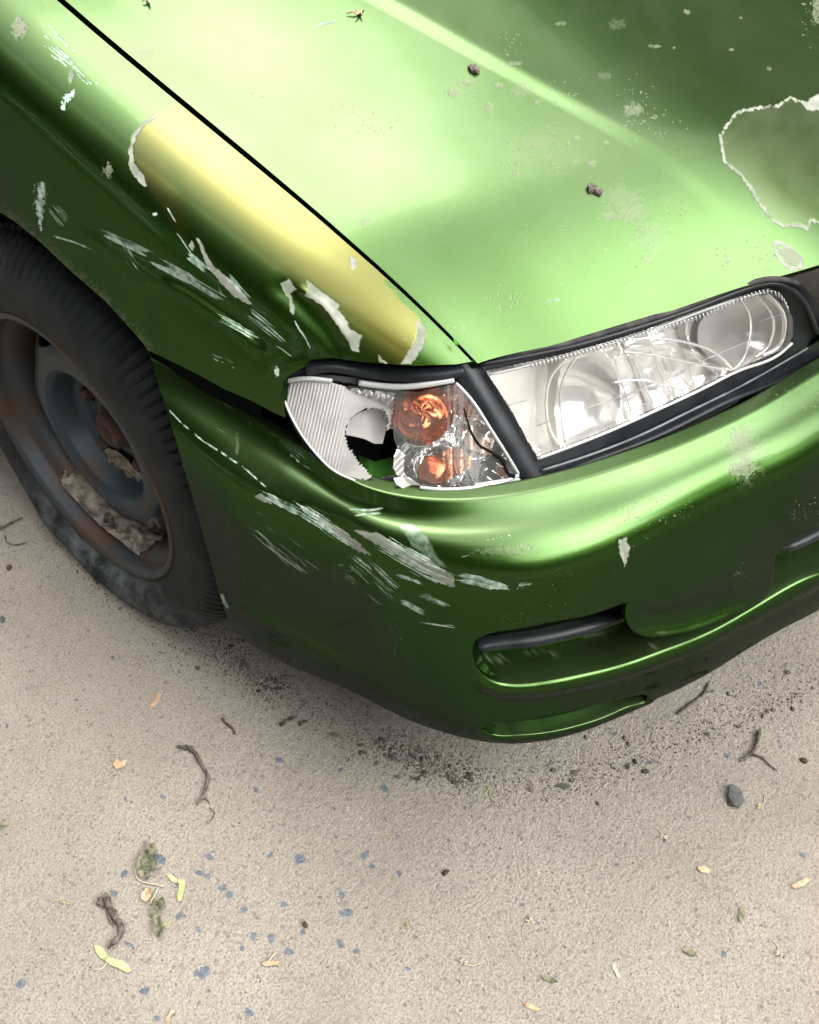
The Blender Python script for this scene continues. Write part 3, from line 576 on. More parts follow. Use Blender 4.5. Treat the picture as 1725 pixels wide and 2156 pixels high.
# bumper ------------------------------------------------
from mathutils.bvhtree import BVHTree
ZT, ZS, ZB = .545, .503, .168
Tp = [(315, 740), (430, 815), (540, 885), (650, 955), (740, 1012), (830, 1042), (940, 1053), (1060, 1045), (1180, 1020), (1300, 985), (1450, 930), (1600, 860), (1725, 785)]
Sp = [(368, 925), (480, 1010), (600, 1072), (700, 1115), (780, 1150), (860, 1175), (950, 1195), (1080, 1205), (1190, 1190), (1310, 1150), (1460, 1078), (1600, 1012), (1725, 950)]
Bp = [(485, 1327), (560, 1380), (650, 1422), (745, 1462), (850, 1515), (940, 1548), (1040, 1568), (1150, 1560), (1240, 1535), (1350, 1490), (1490, 1423), (1630, 1338), (1740, 1280)]
def brow(px, z, tail):
    P = np.array([at(a, b, z=z) for a, b in px]); P = np.vstack([P, [(tx, ty, z) for tx, ty in tail]]); return P
BT = brow(Tp, ZT, [(-.16, .042), (0, .035)]); BS = brow(Sp, ZS, [(-.18, -.012), (0, -.025)]); BB = brow(Bp, ZB, [(-.14, -.052), (0, -.058)])
BT[0] = (-.812, .625, ZT); 
back = lambda P, dy, dx=0: np.vstack([P[0]+np.array([dx, dy, 0]), P])
BT = back(BT, .09, 0); BS = back(BS, .10, 0); BB = back(BB, .10, -.002)
cs = np.arange(len(BT), dtype=float)
LINE2 = [(1300, 1322), (1350, 1334), (1400, 1335), (1450, 1326), (1510, 1305), (1570, 1277), (1612, 1252)]
PAN_INT = [(990, 1352), (1010, 1338), (1080, 1322), (1180, 1302), (1260, 1286), (1335, 1268), (1325, 1300)]+LINE2[1:]+[(1626, 1215), (1630, 1165), (1660, 1140), (1725, 1108), (1850, 1040), (1850, 1148),
           (1725, 1220), (1592, 1292), (1472, 1355), (1400, 1382), (1328, 1408), (1230, 1433), (1135, 1451), (1060, 1452), (1020, 1436), (995, 1405)]
SLOT = [(1012, 1536), (1025, 1522), (1060, 1517), (1130, 1508), (1210, 1492), (1290, 1474), (1340, 1462), (1368, 1466), (1368, 1476), (1340, 1490), (1290, 1510), (1220, 1534), (1150, 1549), (1080, 1555), (1035, 1551)]
LIPLINE = [(1000, 1420), (1020, 1437), (1060, 1453), (1135, 1452), (1230, 1434), (1328, 1409), (1400, 1383), (1472, 1356), (1592, 1293), (1725, 1221), (1850, 1150)]
def bumper():
    u = spaced(0, cs[-1], .7, 13.4, .0062, .03); sm = lambda B: spl(cs, B, u)
    t, s_, b = sm(BT), sm(BS), sm(BB)
    def inward(C):
        d = np.gradient(C, axis=0); nn = np.stack([d[:, 1], -d[:, 0], 0*d[:, 0]], 1); nn /= np.linalg.norm(nn, axis=1)[:, None]
        return nn
    n = inward(b); 
    if n[-1, 1] < 0: n = -n            # inward = towards +y at the front
    kc = sst(cs[-1]-1.2, cs[-1]-.1, u)[:, None]; n = n*(1-kc)+kc*np.array([0., 1., 0.]); n /= np.linalg.norm(n, axis=1)[:, None]
    out = -n; front = sst(4, 8, u)[:, None]
    inner = t+n*(.012+.006*sst(3.2, 5, u))[:, None]+np.array([0, 0, .001])
    fold = inner+n*.004-np.array([0, 0, .06])
    groove = t+(s_-t)*.28; groove[:, 2] += -.007*sst(2.5, 4.5, u)*sst(8.5, 6, u)
    crown = t+(s_-t)*.66; crown[:, 2] += .004+.003*front[:, 0]
    m1 = s_+(b-s_)*.12; m1[:, 2] = ZS-.045; m1 += out*(.008-.004*front)
    mid = s_+(b-s_)*.5; mid += out*(.006+.004*front)
    low = s_+(b-s_)*.86; low += out*.008
    tuck = b+n*.03-np.array([0, 0, .022])
    P = [fold, inner, t, groove, crown, s_, m1, mid, low, b, tuck]
    rad = [.003, .0025, .012, .02, .022, .03, .06, .03, .012]
    G = rounded(P, rad, [4, 10, 24, 30, 30, 22, 110, 120, 30, 8], [6, 10, 16, 26, 44, 34, 50, 20, 14])
    V = G.reshape(-1, 3); T = grid_tris(*G.shape[:2]); nr = vnorm(V, T)
    mid_i = (G.shape[0]*6//10)*G.shape[1]+G.shape[1]//2
    if nr[mid_i, 1] > 0: T = T[:, ::-1]; nr = -nr
    Q = proj(V); vis = (V[:, 2] < ZS-.02)
    # recessed intake: sharp top edge, floor rising to the lip line
    dl, tl, sl_ = dline(Q, LIPLINE); dep = np.zeros(len(V))
    # concave scallop above the second lip, which is itself a raised edge
    dp, tp, sp_ = dline(Q, LINE2, margin=120); ends = sst(0, .3, tp)*sst(1, .65, tp); up_ = np.where(Q[:, 1] < np.interp(Q[:, 0], [p[0] for p in LINE2], [p[1] for p in LINE2]), dp, -dp)
    dep += .0035*np.exp(-((up_-34)/24)**2)*ends-.0075*np.exp(-(dp/8)**2)*ends
    
    # soft lips that catch the sky
    dep += -.0045*np.exp(-(dl/14)**2)*sst(0, .03, tl)
    dS, tS, sS = dline(Q, [(1012, 1540), (1035, 1553), (1080, 1558), (1150, 1552), (1220, 1537), (1290, 1513), (1340, 1493), (1370, 1478)], margin=60); dep += -.0025*np.exp(-(dS/8)**2)
    # faint body line low on the corner, and knocks
    for L, wd, am in [([(470, 1255), (560, 1310), (640, 1352), (730, 1400), (800, 1440)], 12, -.002), ([(620, 1060), (700, 1110), (780, 1165)], 14, .004), ([(700, 1060), (760, 1110), (860, 1160), (940, 1205)], 26, -.0025), ([(1305, 1130), (1318, 1180)], 6, .0025), ([(480, 930), (600, 1010)], 30, .002)]:
        d, t_, s2 = dline(Q, L, margin=120); dep += am*np.exp(-(d/wd)**2)*sst(0, .2, t_)*sst(1, .8, t_)
    dep += -.0012*(fbm(Q[:, 0]/170, Q[:, 1]/120, 2, 66)-.5)
    V = V-nr*(dep*np.where(vis, 1, .35))[:, None]
    # rear edge at the wheel arch
    Q = proj(V); arch = [(270, 690), (312, 738), (340, 830), (365, 908), (412, 1070), (440, 1170), (462, 1250), (478, 1300), (492, 1338), (505, 1400)]
    d, t_, s2 = dline(Q, arch); V, T = clip(V, T, np.where(V[:, 1] > .3, np.where(s2 < 0, d, -d), 50.))
    bv0 = BVHTree.FromPolygons(V.tolist(), T.tolist()); D = np.array([.42, .90, .0]); parts = []
    for poly, depth, rl in ((PAN_INT, .050, 9.), (SLOT, .022, 4.5)):
        c = crv(list(poly)+[poly[0]], 260)[:-1]; c = np.array([np.mean(c[np.arange(i-2, i+3) % len(c)], 0) for i in range(len(c))])
        t_ = np.roll(c, -1, 0)-np.roll(c, 1, 0); t_ /= np.linalg.norm(t_, axis=1)[:, None]; nrm2 = np.stack([-t_[:, 1], t_[:, 0]], 1)
        if (sdf(c+nrm2*2, c) > 0).mean() < .5: nrm2 = -nrm2
        rings = []
        for j in range(8):
            ang = j/7*math.pi/2; q = c+nrm2*(rl*math.sin(ang)); H_ = []
            for px, py in q:
                d_ = ray(px, py); d_ = d_/np.linalg.norm(d_); h, n_, i_, ds = bv0.ray_cast(Vector(CP), Vector(d_)); H_.append(CP+d_*ds if h is not None else (H_[-1] if H_ else CP+d_))
            rings.append(np.array(H_)+D*(rl*.00046*(1-math.cos(ang))))
        for j in range(1, 7): rings.append(rings[7]+D*depth*j/6)
        G2 = np.array(rings); G2 = np.concatenate([G2, G2[:, :1]], 1); Vr = G2.reshape(-1, 3); Tr = grid_tris(*G2.shape[:2]); nr2 = vnorm(Vr, Tr)
        low = np.argmax(G2[0][:, 2] < 9) if False else int(np.argmax(c[:, 1])); 
        if nr2[10*G2.shape[1]+low, 2] < 0: Tr = Tr[:, ::-1]
        e_ = sdf(proj(V), c); Vc, Tc = clip(V, T, e_-rl+1.); Vc = Vc+D*depth*.97; parts.append((Vr, Tr)); parts.append((Vc, Tc))
        V, T = clip(V, T, -e_)
    nn = vnorm(V, T); Vs, Ts = skirt(V, T, -nn*.006+np.array([.012, 0, 0]))
    for Vr, Tr in parts: Ts = np.vstack([Ts, Tr+len(Vs)]); Vs = np.vstack([Vs, Vr])
    wear = wear_glints_bumper(Vs); o = mesh_obj('bumper', Vs, Ts, PAINT, CAR, attrs=wear)
    # far half, coarser
    k1 = slice(None, None, 6); Gc = np.concatenate([G[::3, ::8], G[::3, -1:]], 1); Vc = Gc.reshape(-1, 3); Tc = grid_tris(*Gc.shape[:2]); nc = vnorm(Vc, Tc)
    if nc[len(nc)//2, 1] > 0: Tc = Tc[:, ::-1]
    V2 = Vc*np.array([-1, 1, 1]); mesh_obj('bumper_far_half', V2, Tc[:, ::-1].copy(), PAINT, o, attrs={'wear': np.zeros((len(V2), 4))})
    # dark bumper beam behind
    Vi = (np.array([t, s_, mid, b])+n*.06+np.array([0, 0, -.06])).reshape(-1, 3); Ti = grid_tris(4, len(u)); Vi, Ti = clip(Vi, Ti, .50-Vi[:, 1])
    Vi2 = Vi*np.array([-1, 1, 1]); mesh_obj('bumper_beam', np.vstack([Vi, Vi2]), np.vstack([Ti, Ti+len(Vi)]), SHADOWBLACK, CAR)
    return o
BUMPER = bumper()

# ------------------------------------------------------------ lamps
LP = [(600, 800, .615), (598, 850, .598), (640, 775, .632), (680, 950, .562), (740, 990, .552), (830, 1025, .546), (900, 1035, .543), (1000, 1030, .543), (1095, 1003, .543), (1139, 995, .543), (1366, 914, .545), (1540, 833, .548), (1725, 742, .552),
      (1000, 757, .646), (1200, 713, .656), (1400, 656, .662), (1580, 597, .668), (1675, 588, .67), (870, 768, .642), (760, 762, .636), (1725, 600, .66)]
_d = [float((at(a, b, z=c)-CP)@_f) for a, b, c in LP]; lampdepth = tps([p[:2] for p in LP], 1/np.array(_d))
def lp(px, py, off=0.):
    px = np.asarray(px, float); py = np.asarray(py, float); return CP+ray(px, py)*(1/lampdepth(px, py)+off)[..., None]
def patch(name, outline, off, m_, parent, step=3., smooth_edge=True, side=.0, smooth=True, jag=0.):
    o = np.array(outline, float); lo = o.min(0)-step; hi = o.max(0)+step
    X, Y = np.meshgrid(np.arange(lo[0], hi[0]+step, step), np.arange(lo[1], hi[1]+step, step), indexing='ij')
    f = off(X, Y) if callable(off) else off+0*X
    V = lp(X, Y, f).reshape(-1, 3); T = grid_tris(*X.shape); Q = np.stack([X.ravel(), Y.ravel()], 1)
    V, T = clip(V, T, sdf(Q, o)+jag*(np.abs(((Q[:, 0]*.7+Q[:, 1])/9) % 1-.5)*3-.9+2*(fbm(Q[:, 0]/7, Q[:, 1]/7, 2, 4)-.5))*sst(700, 728, Q[:, 0])*sst(700, 740, Q[:, 0])); n = vnorm(V, T)
    if (n@_f).mean() > 0: T = T[:, ::-1].copy(); n = -n
    if side:
        V, T = skirt(V, T, np.tile(_f*side, (len(V), 1)))
    return mesh_obj(name, V, T, m_, parent, smooth)
def cp(pts, n=None, closed=True):       # smooth closed outline
    p = list(pts)+[pts[0]] if closed else list(pts); c = crv(p, n or len(p)*6); return c[:-1] if closed else c
# headlight (right)
HL = thing('x', '', ''); bpy.data.objects.remove(HL)
lens = [(1022, 781), (1105, 763), (1191, 744), (1280, 719), (1366, 692), (1460, 657), (1553, 625), (1618, 607), (1642, 615), (1656, 638), (1670, 672), (1671, 705), (1660, 728), (1644, 738), (1570, 770), (1496, 805), (1430, 836), (1366, 866), (1280, 905), (1191, 940), (1131, 962), (1107, 922), (1083, 875), (1052, 826)]
housing = [(1006, 757), (1120, 735), (1200, 718), (1300, 690), (1409, 655), (1500, 620), (1583, 592), (1650, 584), (1690, 600), (1722, 640), (1740, 690), (1760, 730), (1725, 748), (1630, 800), (1540, 836), (1450, 880), (1366, 920), (1270, 958), (1200, 982), (1139, 1000), (1112, 985), (1083, 930), (1040, 850), (1010, 800), (985, 775)]
def headlight():
    # housing: black frame around the lens, deeper at its lower band
    body = patch('headlight', housing, lambda X, Y: .006+.012*sst(0, 14, sdf(np.stack([X.ravel(), Y.ravel()], 1), lens).reshape(X.shape)*-1)*0+.10*(sdf(np.stack([X.ravel(), Y.ravel()], 1), lens).reshape(X.shape) > 2), BLACK, CAR, 3.)
    P = lp(*np.array([(1028, 790), (1120, 768), (1200, 748), (1366, 697), (1553, 630), (1618, 612)]).T, -.002)
    MB().tube(crv(P, 50), .0014, 8).build('lens_rim', LENSEDGE, body)
    P = lp(*np.array([(1131, 966), (1191, 944), (1280, 909), (1366, 871), (1496, 810), (1570, 775), (1646, 742), (1668, 722)]).T, -.002)
    MB().tube(crv(P, 50), .0018, 8).build('lens_rim', LENSEDGE, body)
    P = lp(*np.array([(1142, 990), (1250, 955), (1366, 908), (1450, 867), (1540, 823), (1640, 768), (1700, 733)]).T, -.003)
    MB().tube(crv(P, 60), .0016, 8, .7).build('housing_ledge', GREYPL, body)
    # reflector: two bowls with stepped facets
    def refl(X, Y):
        q = np.stack([X.ravel(), Y.ravel()], 1); e = sdf(q, lens).reshape(X.shape)
        b1 = np.hypot((X-1190)/118, (Y-835)/128); bowl1 = .034*(1-np.clip(b1, 0, 1)**2)
        ax = (X-1555)*.93-(Y-690)*.38*-1; b2 = np.hypot((X-1570)/125, (Y-690)/112); bowl2 = .05*(1-np.clip(b2, 0, 1)**2)
        u = (X-1200)*.93-(Y-900)*.36; v = (X-1200)*.36+(Y-900)*.93
        c = np.floor(u/56); fu = u/56-c-.5; fv = (v/150+.13*c) % 1-.5; step = .005*fu**2*4+.003*((c*7) % 3)+.006*fv**2*4
        mid = .034+step
        w1 = sst(.95, 1.02, b1); w2 = sst(.96, 1.0, b2)
        r = np.maximum(bowl1, bowl2)*.9+.022; r = np.where((b1 > 1) & (b2 > 1), mid, r)
        # wavy pressed ridge between the bowls
        d, t, s = dline(q, [(1310, 735), (1400, 722), (1480, 745), (1540, 775)]); r = r-.012*np.exp(-(d.reshape(X.shape)/12)**2)
        return np.minimum(r, .006+e*.002)+.004
    patch('reflector', [tuple(p) for p in np.array(lens)], refl, CHROME, body, 2.)
    # frosted left bowl plate and its curved ridge
    patch('inner_bezel', [(1026, 786), (1110, 768), (1190, 750), (1175, 800), (1168, 860), (1175, 925), (1178, 942), (1133, 957), (1085, 872), (1055, 828)], lambda X, Y: .012+.02*np.exp(-((X-1150)/20)**2)+.012*((X-1026)/150), SATIN, body, 2.5)
    for L, r in (([(1196, 752), (1160, 795), (1150, 850), (1158, 905), (1178, 940)], .0016), ([(1215, 750), (1186, 800), (1180, 860), (1190, 930)], .0012)):
        MB().tube(crv(lp(*np.array(L).T, .012), 30), r, 8).build('bowl_ridge', SATIN, body)
    # right-hand bowl glass and rings
    patch('high_beam_bowl', cp([(1560, 775), (1500, 760), (1470, 720), (1480, 670), (1530, 640), (1590, 622), (1630, 630), (1650, 670), (1650, 705), (1630, 738)]), lambda X, Y: .010+.05*(1-np.clip(np.hypot((X-1565)/105, (Y-700)/88), 0, 1)**2), SATINL, body, 2.5)
    for L, r in (([(1560, 630), (1578, 660), (1580, 710), (1562, 760), (1545, 778)], .0012), ([(1612, 618), (1640, 645), (1652, 690), (1640, 728), (1605, 748)], .0025), ([(1590, 622), (1618, 650), (1630, 690), (1618, 728), (1590, 752)], .0014), ([(1545, 780), (1500, 740), (1450, 722), (1380, 712), (1320, 715)], .0015), ([(1545, 780), (1480, 770), (1400, 752), (1312, 740)], .0012)):
        MB().tube(crv(lp(*np.array(L).T, .008), 40), r, 8).build('reflector_rib', CHROME, body)
    for a_, b_ in (((1130, 897), (1370, 812)), ((1300, 843), (1452, 776)), ((1352, 853), (1425, 820)), ((1068, 853), (1110, 843)), ((1590, 680), (1650, 660)), ((1215, 770), (1400, 735)), ((1455, 770), (1580, 716))):
        MB().tube(lp(*np.array([a_, ((a_[0]+b_[0])/2, (a_[1]+b_[1])/2), b_]).T, -.003), .0005, 5).build('lens_flute', LENSEDGE, body)
    for L in ([(1292, 748), (1308, 800), (1330, 870)], [(1330, 740), (1350, 795), (1375, 850)], [(1372, 738), (1392, 785), (1415, 832)], [(1412, 742), (1430, 785), (1452, 815)], [(1290, 806), (1340, 800), (1400, 812), (1440, 822)]):
        MB().tube(crv(lp(*np.array(L).T, .020), 20), .0011, 6).build('reflector_rib', CHROME, body)
    # lens with ribbing along its top edge
    patch('lens', lens, lambda X, Y: -.004+0*X, LENS, body, 4.)
    mb = MB()
    for i in range(70):
        t = i/69; c = crv([(1120, 766), (1366, 697), (1553, 630), (1618, 611), (1645, 622), (1658, 645)], 70)[i]; a = lp(c[0], c[1], -.005); b = lp(c[0]+2.5, c[1]+9, -.004); mb.tube([a, (a+b)/2, b], .0008, 5)
    mb.build('lens_knurling', LENSEDGE, body)
    return body
GREYPL = mottled(mat('scuffed_grey_plastic', rough=.5), (.03, .034, .038), (.085, .09, .092), 40, .2, .001)
LENSEDGE = mat('moulded_lens_edge', (.34, .35, .34), .18, .2, **{'Coat Weight': .6})
SHIELD = mat('bulb_shield_metal', (.26, .26, .26), .4, .8)
SATINL = mat('right_bowl_metal', (.48, .46, .43), .2, .6)
headlight()

# corner indicator lamp (broken)
clens = [(598, 822), (603, 804), (625, 797), (660, 800), (720, 806), (760, 812), (820, 822), (880, 824), (960, 806), (990, 840), (1030, 900), (1062, 950), (1092, 1000), (1060, 1014), (1000, 1026), (930, 1029), (890, 1026), (850, 1012), (828, 1000), (786, 1008), (748, 1012), (700, 988), (668, 958), (640, 922), (614, 878), (600, 845)]
lamp_hole = [(728, 905), (735, 885), (752, 868), (780, 858), (806, 860), (814, 875), (818, 890), (822, 905), (828, 925), (838, 945), (848, 962), (830, 968), (828, 1002), (786, 1010), (768, 990), (752, 965), (735, 940), (727, 920)]
def corner_lamp():
    q_ = lambda X, Y: np.stack([X.ravel(), Y.ravel()], 1)
    out_ = [(592, 812), (600, 795), (640, 786), (700, 790), (760, 796), (860, 800), (960, 792), (1000, 830), (1045, 900), (1078, 955), (1106, 1004), (1068, 1024), (1000, 1036), (930, 1041), (880, 1036), (835, 1028), (760, 1010), (700, 990), (655, 955), (620, 905), (597, 850)]
    body = patch('corner_lamp', out_, lambda X, Y: .008+.07*(sdf(q_(X, Y), clens).reshape(X.shape) > 1), BLACK, CAR, 3.)
    # inner chrome reflector on the right, stepping round the two bulb pockets
    rf = [(838, 940), (850, 925), (838, 905), (842, 870), (870, 835), (900, 828), (958, 812), (990, 845), (1030, 905), (1062, 952), (1088, 998), (1000, 1022), (930, 1025), (884, 1020), (850, 1006), (832, 995), (828, 965)]
    def rr(X, Y):
        a = np.hypot((X-888)/62, (Y-872)/60); b = np.hypot((X-925)/52, (Y-985)/46); c = np.hypot((X-1000)/42, (Y-915)/50)
        base = .026+.006*np.sin((X+Y*.6)/17.)+.006*np.abs(((X*.55-Y*.83)/36) % 1-.5)
        for d, k in ((a, .028), (b, .02), (c, .018)): base = np.where(d < 1, base+k*(1-d*d), base-.006*np.exp(-((d-1)/.1)**2))
        return base
    patch('reflector', rf, rr, CHROME2, body, 2.)
    patch('upper_reflector', [(700, 812), (760, 818), (840, 828), (868, 832), (840, 868), (825, 905), (800, 870), (770, 855), (735, 845), (705, 828)], lambda X, Y: .022+.006*np.abs(((X*.8+Y*.5)/22) % 1-.5)*2, CHROME, body, 2., smooth=False)
    patch('tinted_pocket', [(905, 832), (958, 812), (990, 848), (1005, 872), (985, 880), (960, 872), (945, 850)], lambda X, Y: .018+.006*np.sin(X/7.)*np.sin(Y/9.), AMBERP, body, 2., smooth=False)
    patch('tinted_pocket', [(878, 1018), (880, 985), (900, 962), (935, 950), (962, 938), (990, 960), (998, 980), (965, 1000), (940, 1012), (925, 1022)], lambda X, Y: .014+.008*(1-np.clip(np.hypot((X-912)/34, (Y-992)/32), 0, 1)**2)*-1+.003*np.sin(X/6.), AMBERP, body, 2., smooth=False)
    patch('tinted_pocket', [(975, 925), (992, 895), (1015, 915), (1045, 960), (1015, 955), (985, 945)], lambda X, Y: .016+.003*np.sin(X/8.), AMBERPALE, body, 2., smooth=False)
    # amber bulb dome: faceted globe
    C0 = lp(888, 872, .020); r = 57/FL*1.32; V = []; nl, ns = 14, 30
    up = -_f; sx = R0; sy = U0
    for i in range(nl+1):
        ph = i/nl*math.pi/2
        for k in range(ns):
            th = k/ns*2*math.pi; rr_ = r*math.sin(ph)*(1+.03*math.sin(3*th+i)+.02*math.sin(5*th+2*i)); V.append(C0+(sx*math.cos(th)+sy*math.sin(th))*rr_+up*(r*.62*math.cos(ph)+.0022*math.sin(4*th+i*.9)*math.sin(i*.8)))
    T = []
    for i in range(nl):
        for k in range(ns): p = i*ns+k; q = i*ns+(k+1) % ns; T += [[p, p+ns, q+ns], [p, q+ns, q]]
    mesh_obj('amber_bulb', V, np.array(T), AMBER, body, True)
    mb = MB()
    for a_, b_ in (((870, 845), (905, 885)), ((905, 845), (915, 870)), ((862, 895), (900, 905))): mb.tube(crv(lp(*np.array([a_, ((a_[0]+b_[0])/2+4, (a_[1]+b_[1])/2-3), b_]).T, .003), 8), .002, 5)
    mb.build('bulb_filament_glint', AMBERL, body, False)
    C1 = lp(912, 990, .008); V = [];
    for i in range(6):
        ph = i/5*math.pi/2
        for k in range(12): th = k/12*2*math.pi; V.append(C1+(sx*math.cos(th)+sy*math.sin(th))*.0150*math.sin(ph)*(1+.10*math.sin(4*th))+up*.005*math.cos(ph))
    T = []
    for i in range(5):
        for k in range(12): p = i*12+k; q = i*12+(k+1) % 12; T += [[p, p+12, q+12], [p, q+12, q]]
    mesh_obj('amber_bulb', V, np.array(T), AMBER2, body, True)
    # outer lens: left frosted fluted part with the hole broken through it, and right clear part
    left = [(600, 822), (604, 806), (640, 800), (700, 806), (722, 812), (745, 826), (800, 845), (830, 862), (824, 892), (814, 905), (818, 880), (808, 862), (780, 858), (752, 868), (735, 885), (727, 905), (727, 925), (738, 948), (755, 972), (772, 990), (786, 1008), (748, 1012), (700, 988), (668, 958), (640, 922), (614, 878), (600, 845)]
    patch('fluted_lens', left, lambda X, Y: .002+.0006*np.sin((X*.86-Y*-.2)/1.0)*sst(0, 8, sdf(q_(X, Y), left).reshape(X.shape))*sst(735, 700, X), FROST, body, 1.2, side=.004, jag=3.2)
    patch('broken_shard', [(729, 903), (737, 884), (756, 869), (782, 859), (806, 864), (815, 884), (812, 908), (806, 934), (788, 934), (768, 924), (742, 918), (729, 916)], lambda X, Y: .016+.0001*(X-730), SHARDG, body, 3., side=.003)
    patch('lens', [(728, 812), (760, 814), (880, 826), (960, 808), (990, 842), (1030, 902), (1062, 952), (1090, 1000), (1000, 1024), (930, 1027), (884, 1022), (858, 1010), (846, 985), (838, 945), (830, 925), (826, 890), (832, 862), (790, 838), (745, 824)], lambda X, Y: -.002+0*X, LENS, body, 4., side=.003)
    patch('broken_shard', [(830, 962), (842, 948), (852, 965), (850, 990), (856, 1006), (838, 1004), (828, 985)], lambda X, Y: .006+.006*np.abs(((X+Y)/14) % 1-.5), CHROME, body, 2., smooth=False)
    patch('broken_shard', [(828, 1006), (852, 1004), (872, 1012), (890, 1024), (880, 1034), (858, 1034), (835, 1020)], lambda X, Y: -.004+.0002*(X-830), SHARDG, body, 3., side=.002, smooth=False)
    patch('broken_shard', [(1000, 1018), (1050, 1010), (1090, 1004), (1098, 1010), (1060, 1022), (1004, 1030)], lambda X, Y: -.002+0*X, SHARDG, body, 3., side=.002)
    # moulded ribbed top rim, lens edges
    for L, r in (([(756, 806), (800, 812), (860, 814), (920, 806), (956, 800)], .0032), ([(960, 806), (990, 838), (1030, 898), (1060, 945), (1092, 998)], .0017), ([(604, 804), (597, 825), (602, 850), (616, 882), (642, 925), (670, 960), (702, 990), (748, 1012)], .0012), ([(884, 1026), (930, 1030), (1000, 1026), (1060, 1014), (1092, 1000)], .002), ([(603, 803), (640, 797), (700, 802)], .0025)):
        MB().tube(crv(lp(*np.array(L).T, -.001), 40), r, 8).build('lens_rim', LENSEDGE, body)
    crack = [(978, 860), (983, 880), (990, 905), (1000, 925), (1012, 940), (1035, 952), (1052, 963), (1062, 975), (1064, 985), (1072, 998), (1084, 1003)]
    P = lp(*np.array(crack).T, -.004); MB().tube(P, np.array([.0006, .001, .0012, .0014, .0013, .0015, .0014, .0017, .0014, .0016, .0022]), 6).build('crack', SHADOWBLACK, body)
    # inside seen through the hole: dark well, green inner wing
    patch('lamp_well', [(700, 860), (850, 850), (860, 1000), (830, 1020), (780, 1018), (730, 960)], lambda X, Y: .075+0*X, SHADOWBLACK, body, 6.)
    patch('inner_wing_paint', [(755, 958), (790, 972), (822, 962), (835, 972), (835, 1030), (790, 1024), (765, 1000)], lambda X, Y: .050-.0006*(Y-960)+.004*np.sin(X/9.), PAINTP, body, 3.)
    return body
FROST = mottled(mat('frosted_fluted_plastic', (.72, .71, .68), .35, 0., **{'Coat Weight': .5}), (.20, .19, .175), (.29, .28, .265), 30, .1, .001)
SHARDG = mottled(mat('grey_plastic_shard', (.5, .49, .46), .45), (.24, .235, .215), (.33, .32, .30), 50, .1, .001)
AMBERPALE = mottled(mat('pale_amber_reflector', rough=.25, metal=.7), (.42, .26, .19), (.6, .47, .38), 60, .3, .002)
AMBERL = mat('amber_glass_highlight', (.60, .17, .04), .1, .2, **{'Coat Weight': 1.}); AMBER2 = mat('dull_amber_bulb', (.32, .065, .005), .12, .7, **{'Coat Weight': .5})
PAINTP = mat('green_inner_wing', (.06, .20, .03), .35, .7)
corner_lamp()

# black rubber seals, frames round the lamps
def seals():
    patch('lamp_divider', [(958, 772), (985, 757), (1006, 760), (1022, 781), (1052, 830), (1083, 880), (1110, 930), (1136, 968), (1142, 1000), (1126, 1012), (1100, 1012), (1092, 995), (1062, 945), (1030, 895), (990, 835), (955, 795)],
          lambda X, Y: -.004+.006*np.abs(((X-1050)-(Y-890)*.62)/22.)**2*.5, BLACK, CAR, 3., side=.03)
    MB().tube(crv(lp(*np.array([(645, 778), (700, 770), (740, 776), (800, 786), (870, 790), (930, 786), (975, 778)]).T, .002), 60), [.0085]*60, 10, .8).build('lamp_gasket', BLACK, CAR)
    MB().tube(crv(lp(*np.array([(600, 800), (612, 790), (640, 778), (680, 766), (720, 770)]).T, .006), 40), .006, 10).build('lamp_gasket', BLACK, CAR)
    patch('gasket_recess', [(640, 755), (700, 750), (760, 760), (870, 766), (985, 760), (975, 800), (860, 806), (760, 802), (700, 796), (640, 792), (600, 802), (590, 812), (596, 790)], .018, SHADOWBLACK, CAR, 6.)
    MB().tube(crv(lp(*np.array([(1006, 757), (1100, 742), (1200, 721), (1300, 692), (1409, 658), (1500, 624), (1583, 595), (1640, 588), (1680, 598)]).T, -.001), 80), .0040, 8, .8).build('hood_seal', RUBBER, CAR)
    MB().tube(crv(lp(*np.array([(1010, 766), (1100, 751), (1200, 730), (1300, 702), (1409, 668), (1500, 634), (1583, 604), (1630, 596), (1668, 610), (1700, 650), (1720, 700)]).T, -.002), 80), .0036, 8, .8).build('hood_seal', BLACK, CAR)
    MB().tube(crv(lp(*np.array([(838, 1030), (880, 1038), (930, 1043), (1000, 1038), (1060, 1026), (1100, 1012), (1140, 1004), (1250, 968), (1366, 924), (1450, 884), (1540, 840), (1630, 806), (1740, 752)]).T, .004), 90), .0055, 8, .7).build('lamp_gasket', BLACK, CAR)
    # rubber buffer bit at the hood corner
    patch('paint_flake', [(955, 712), (962, 716), (966, 728), (956, 722)], -.02, PAINTP, CAR, 2.)
seals()
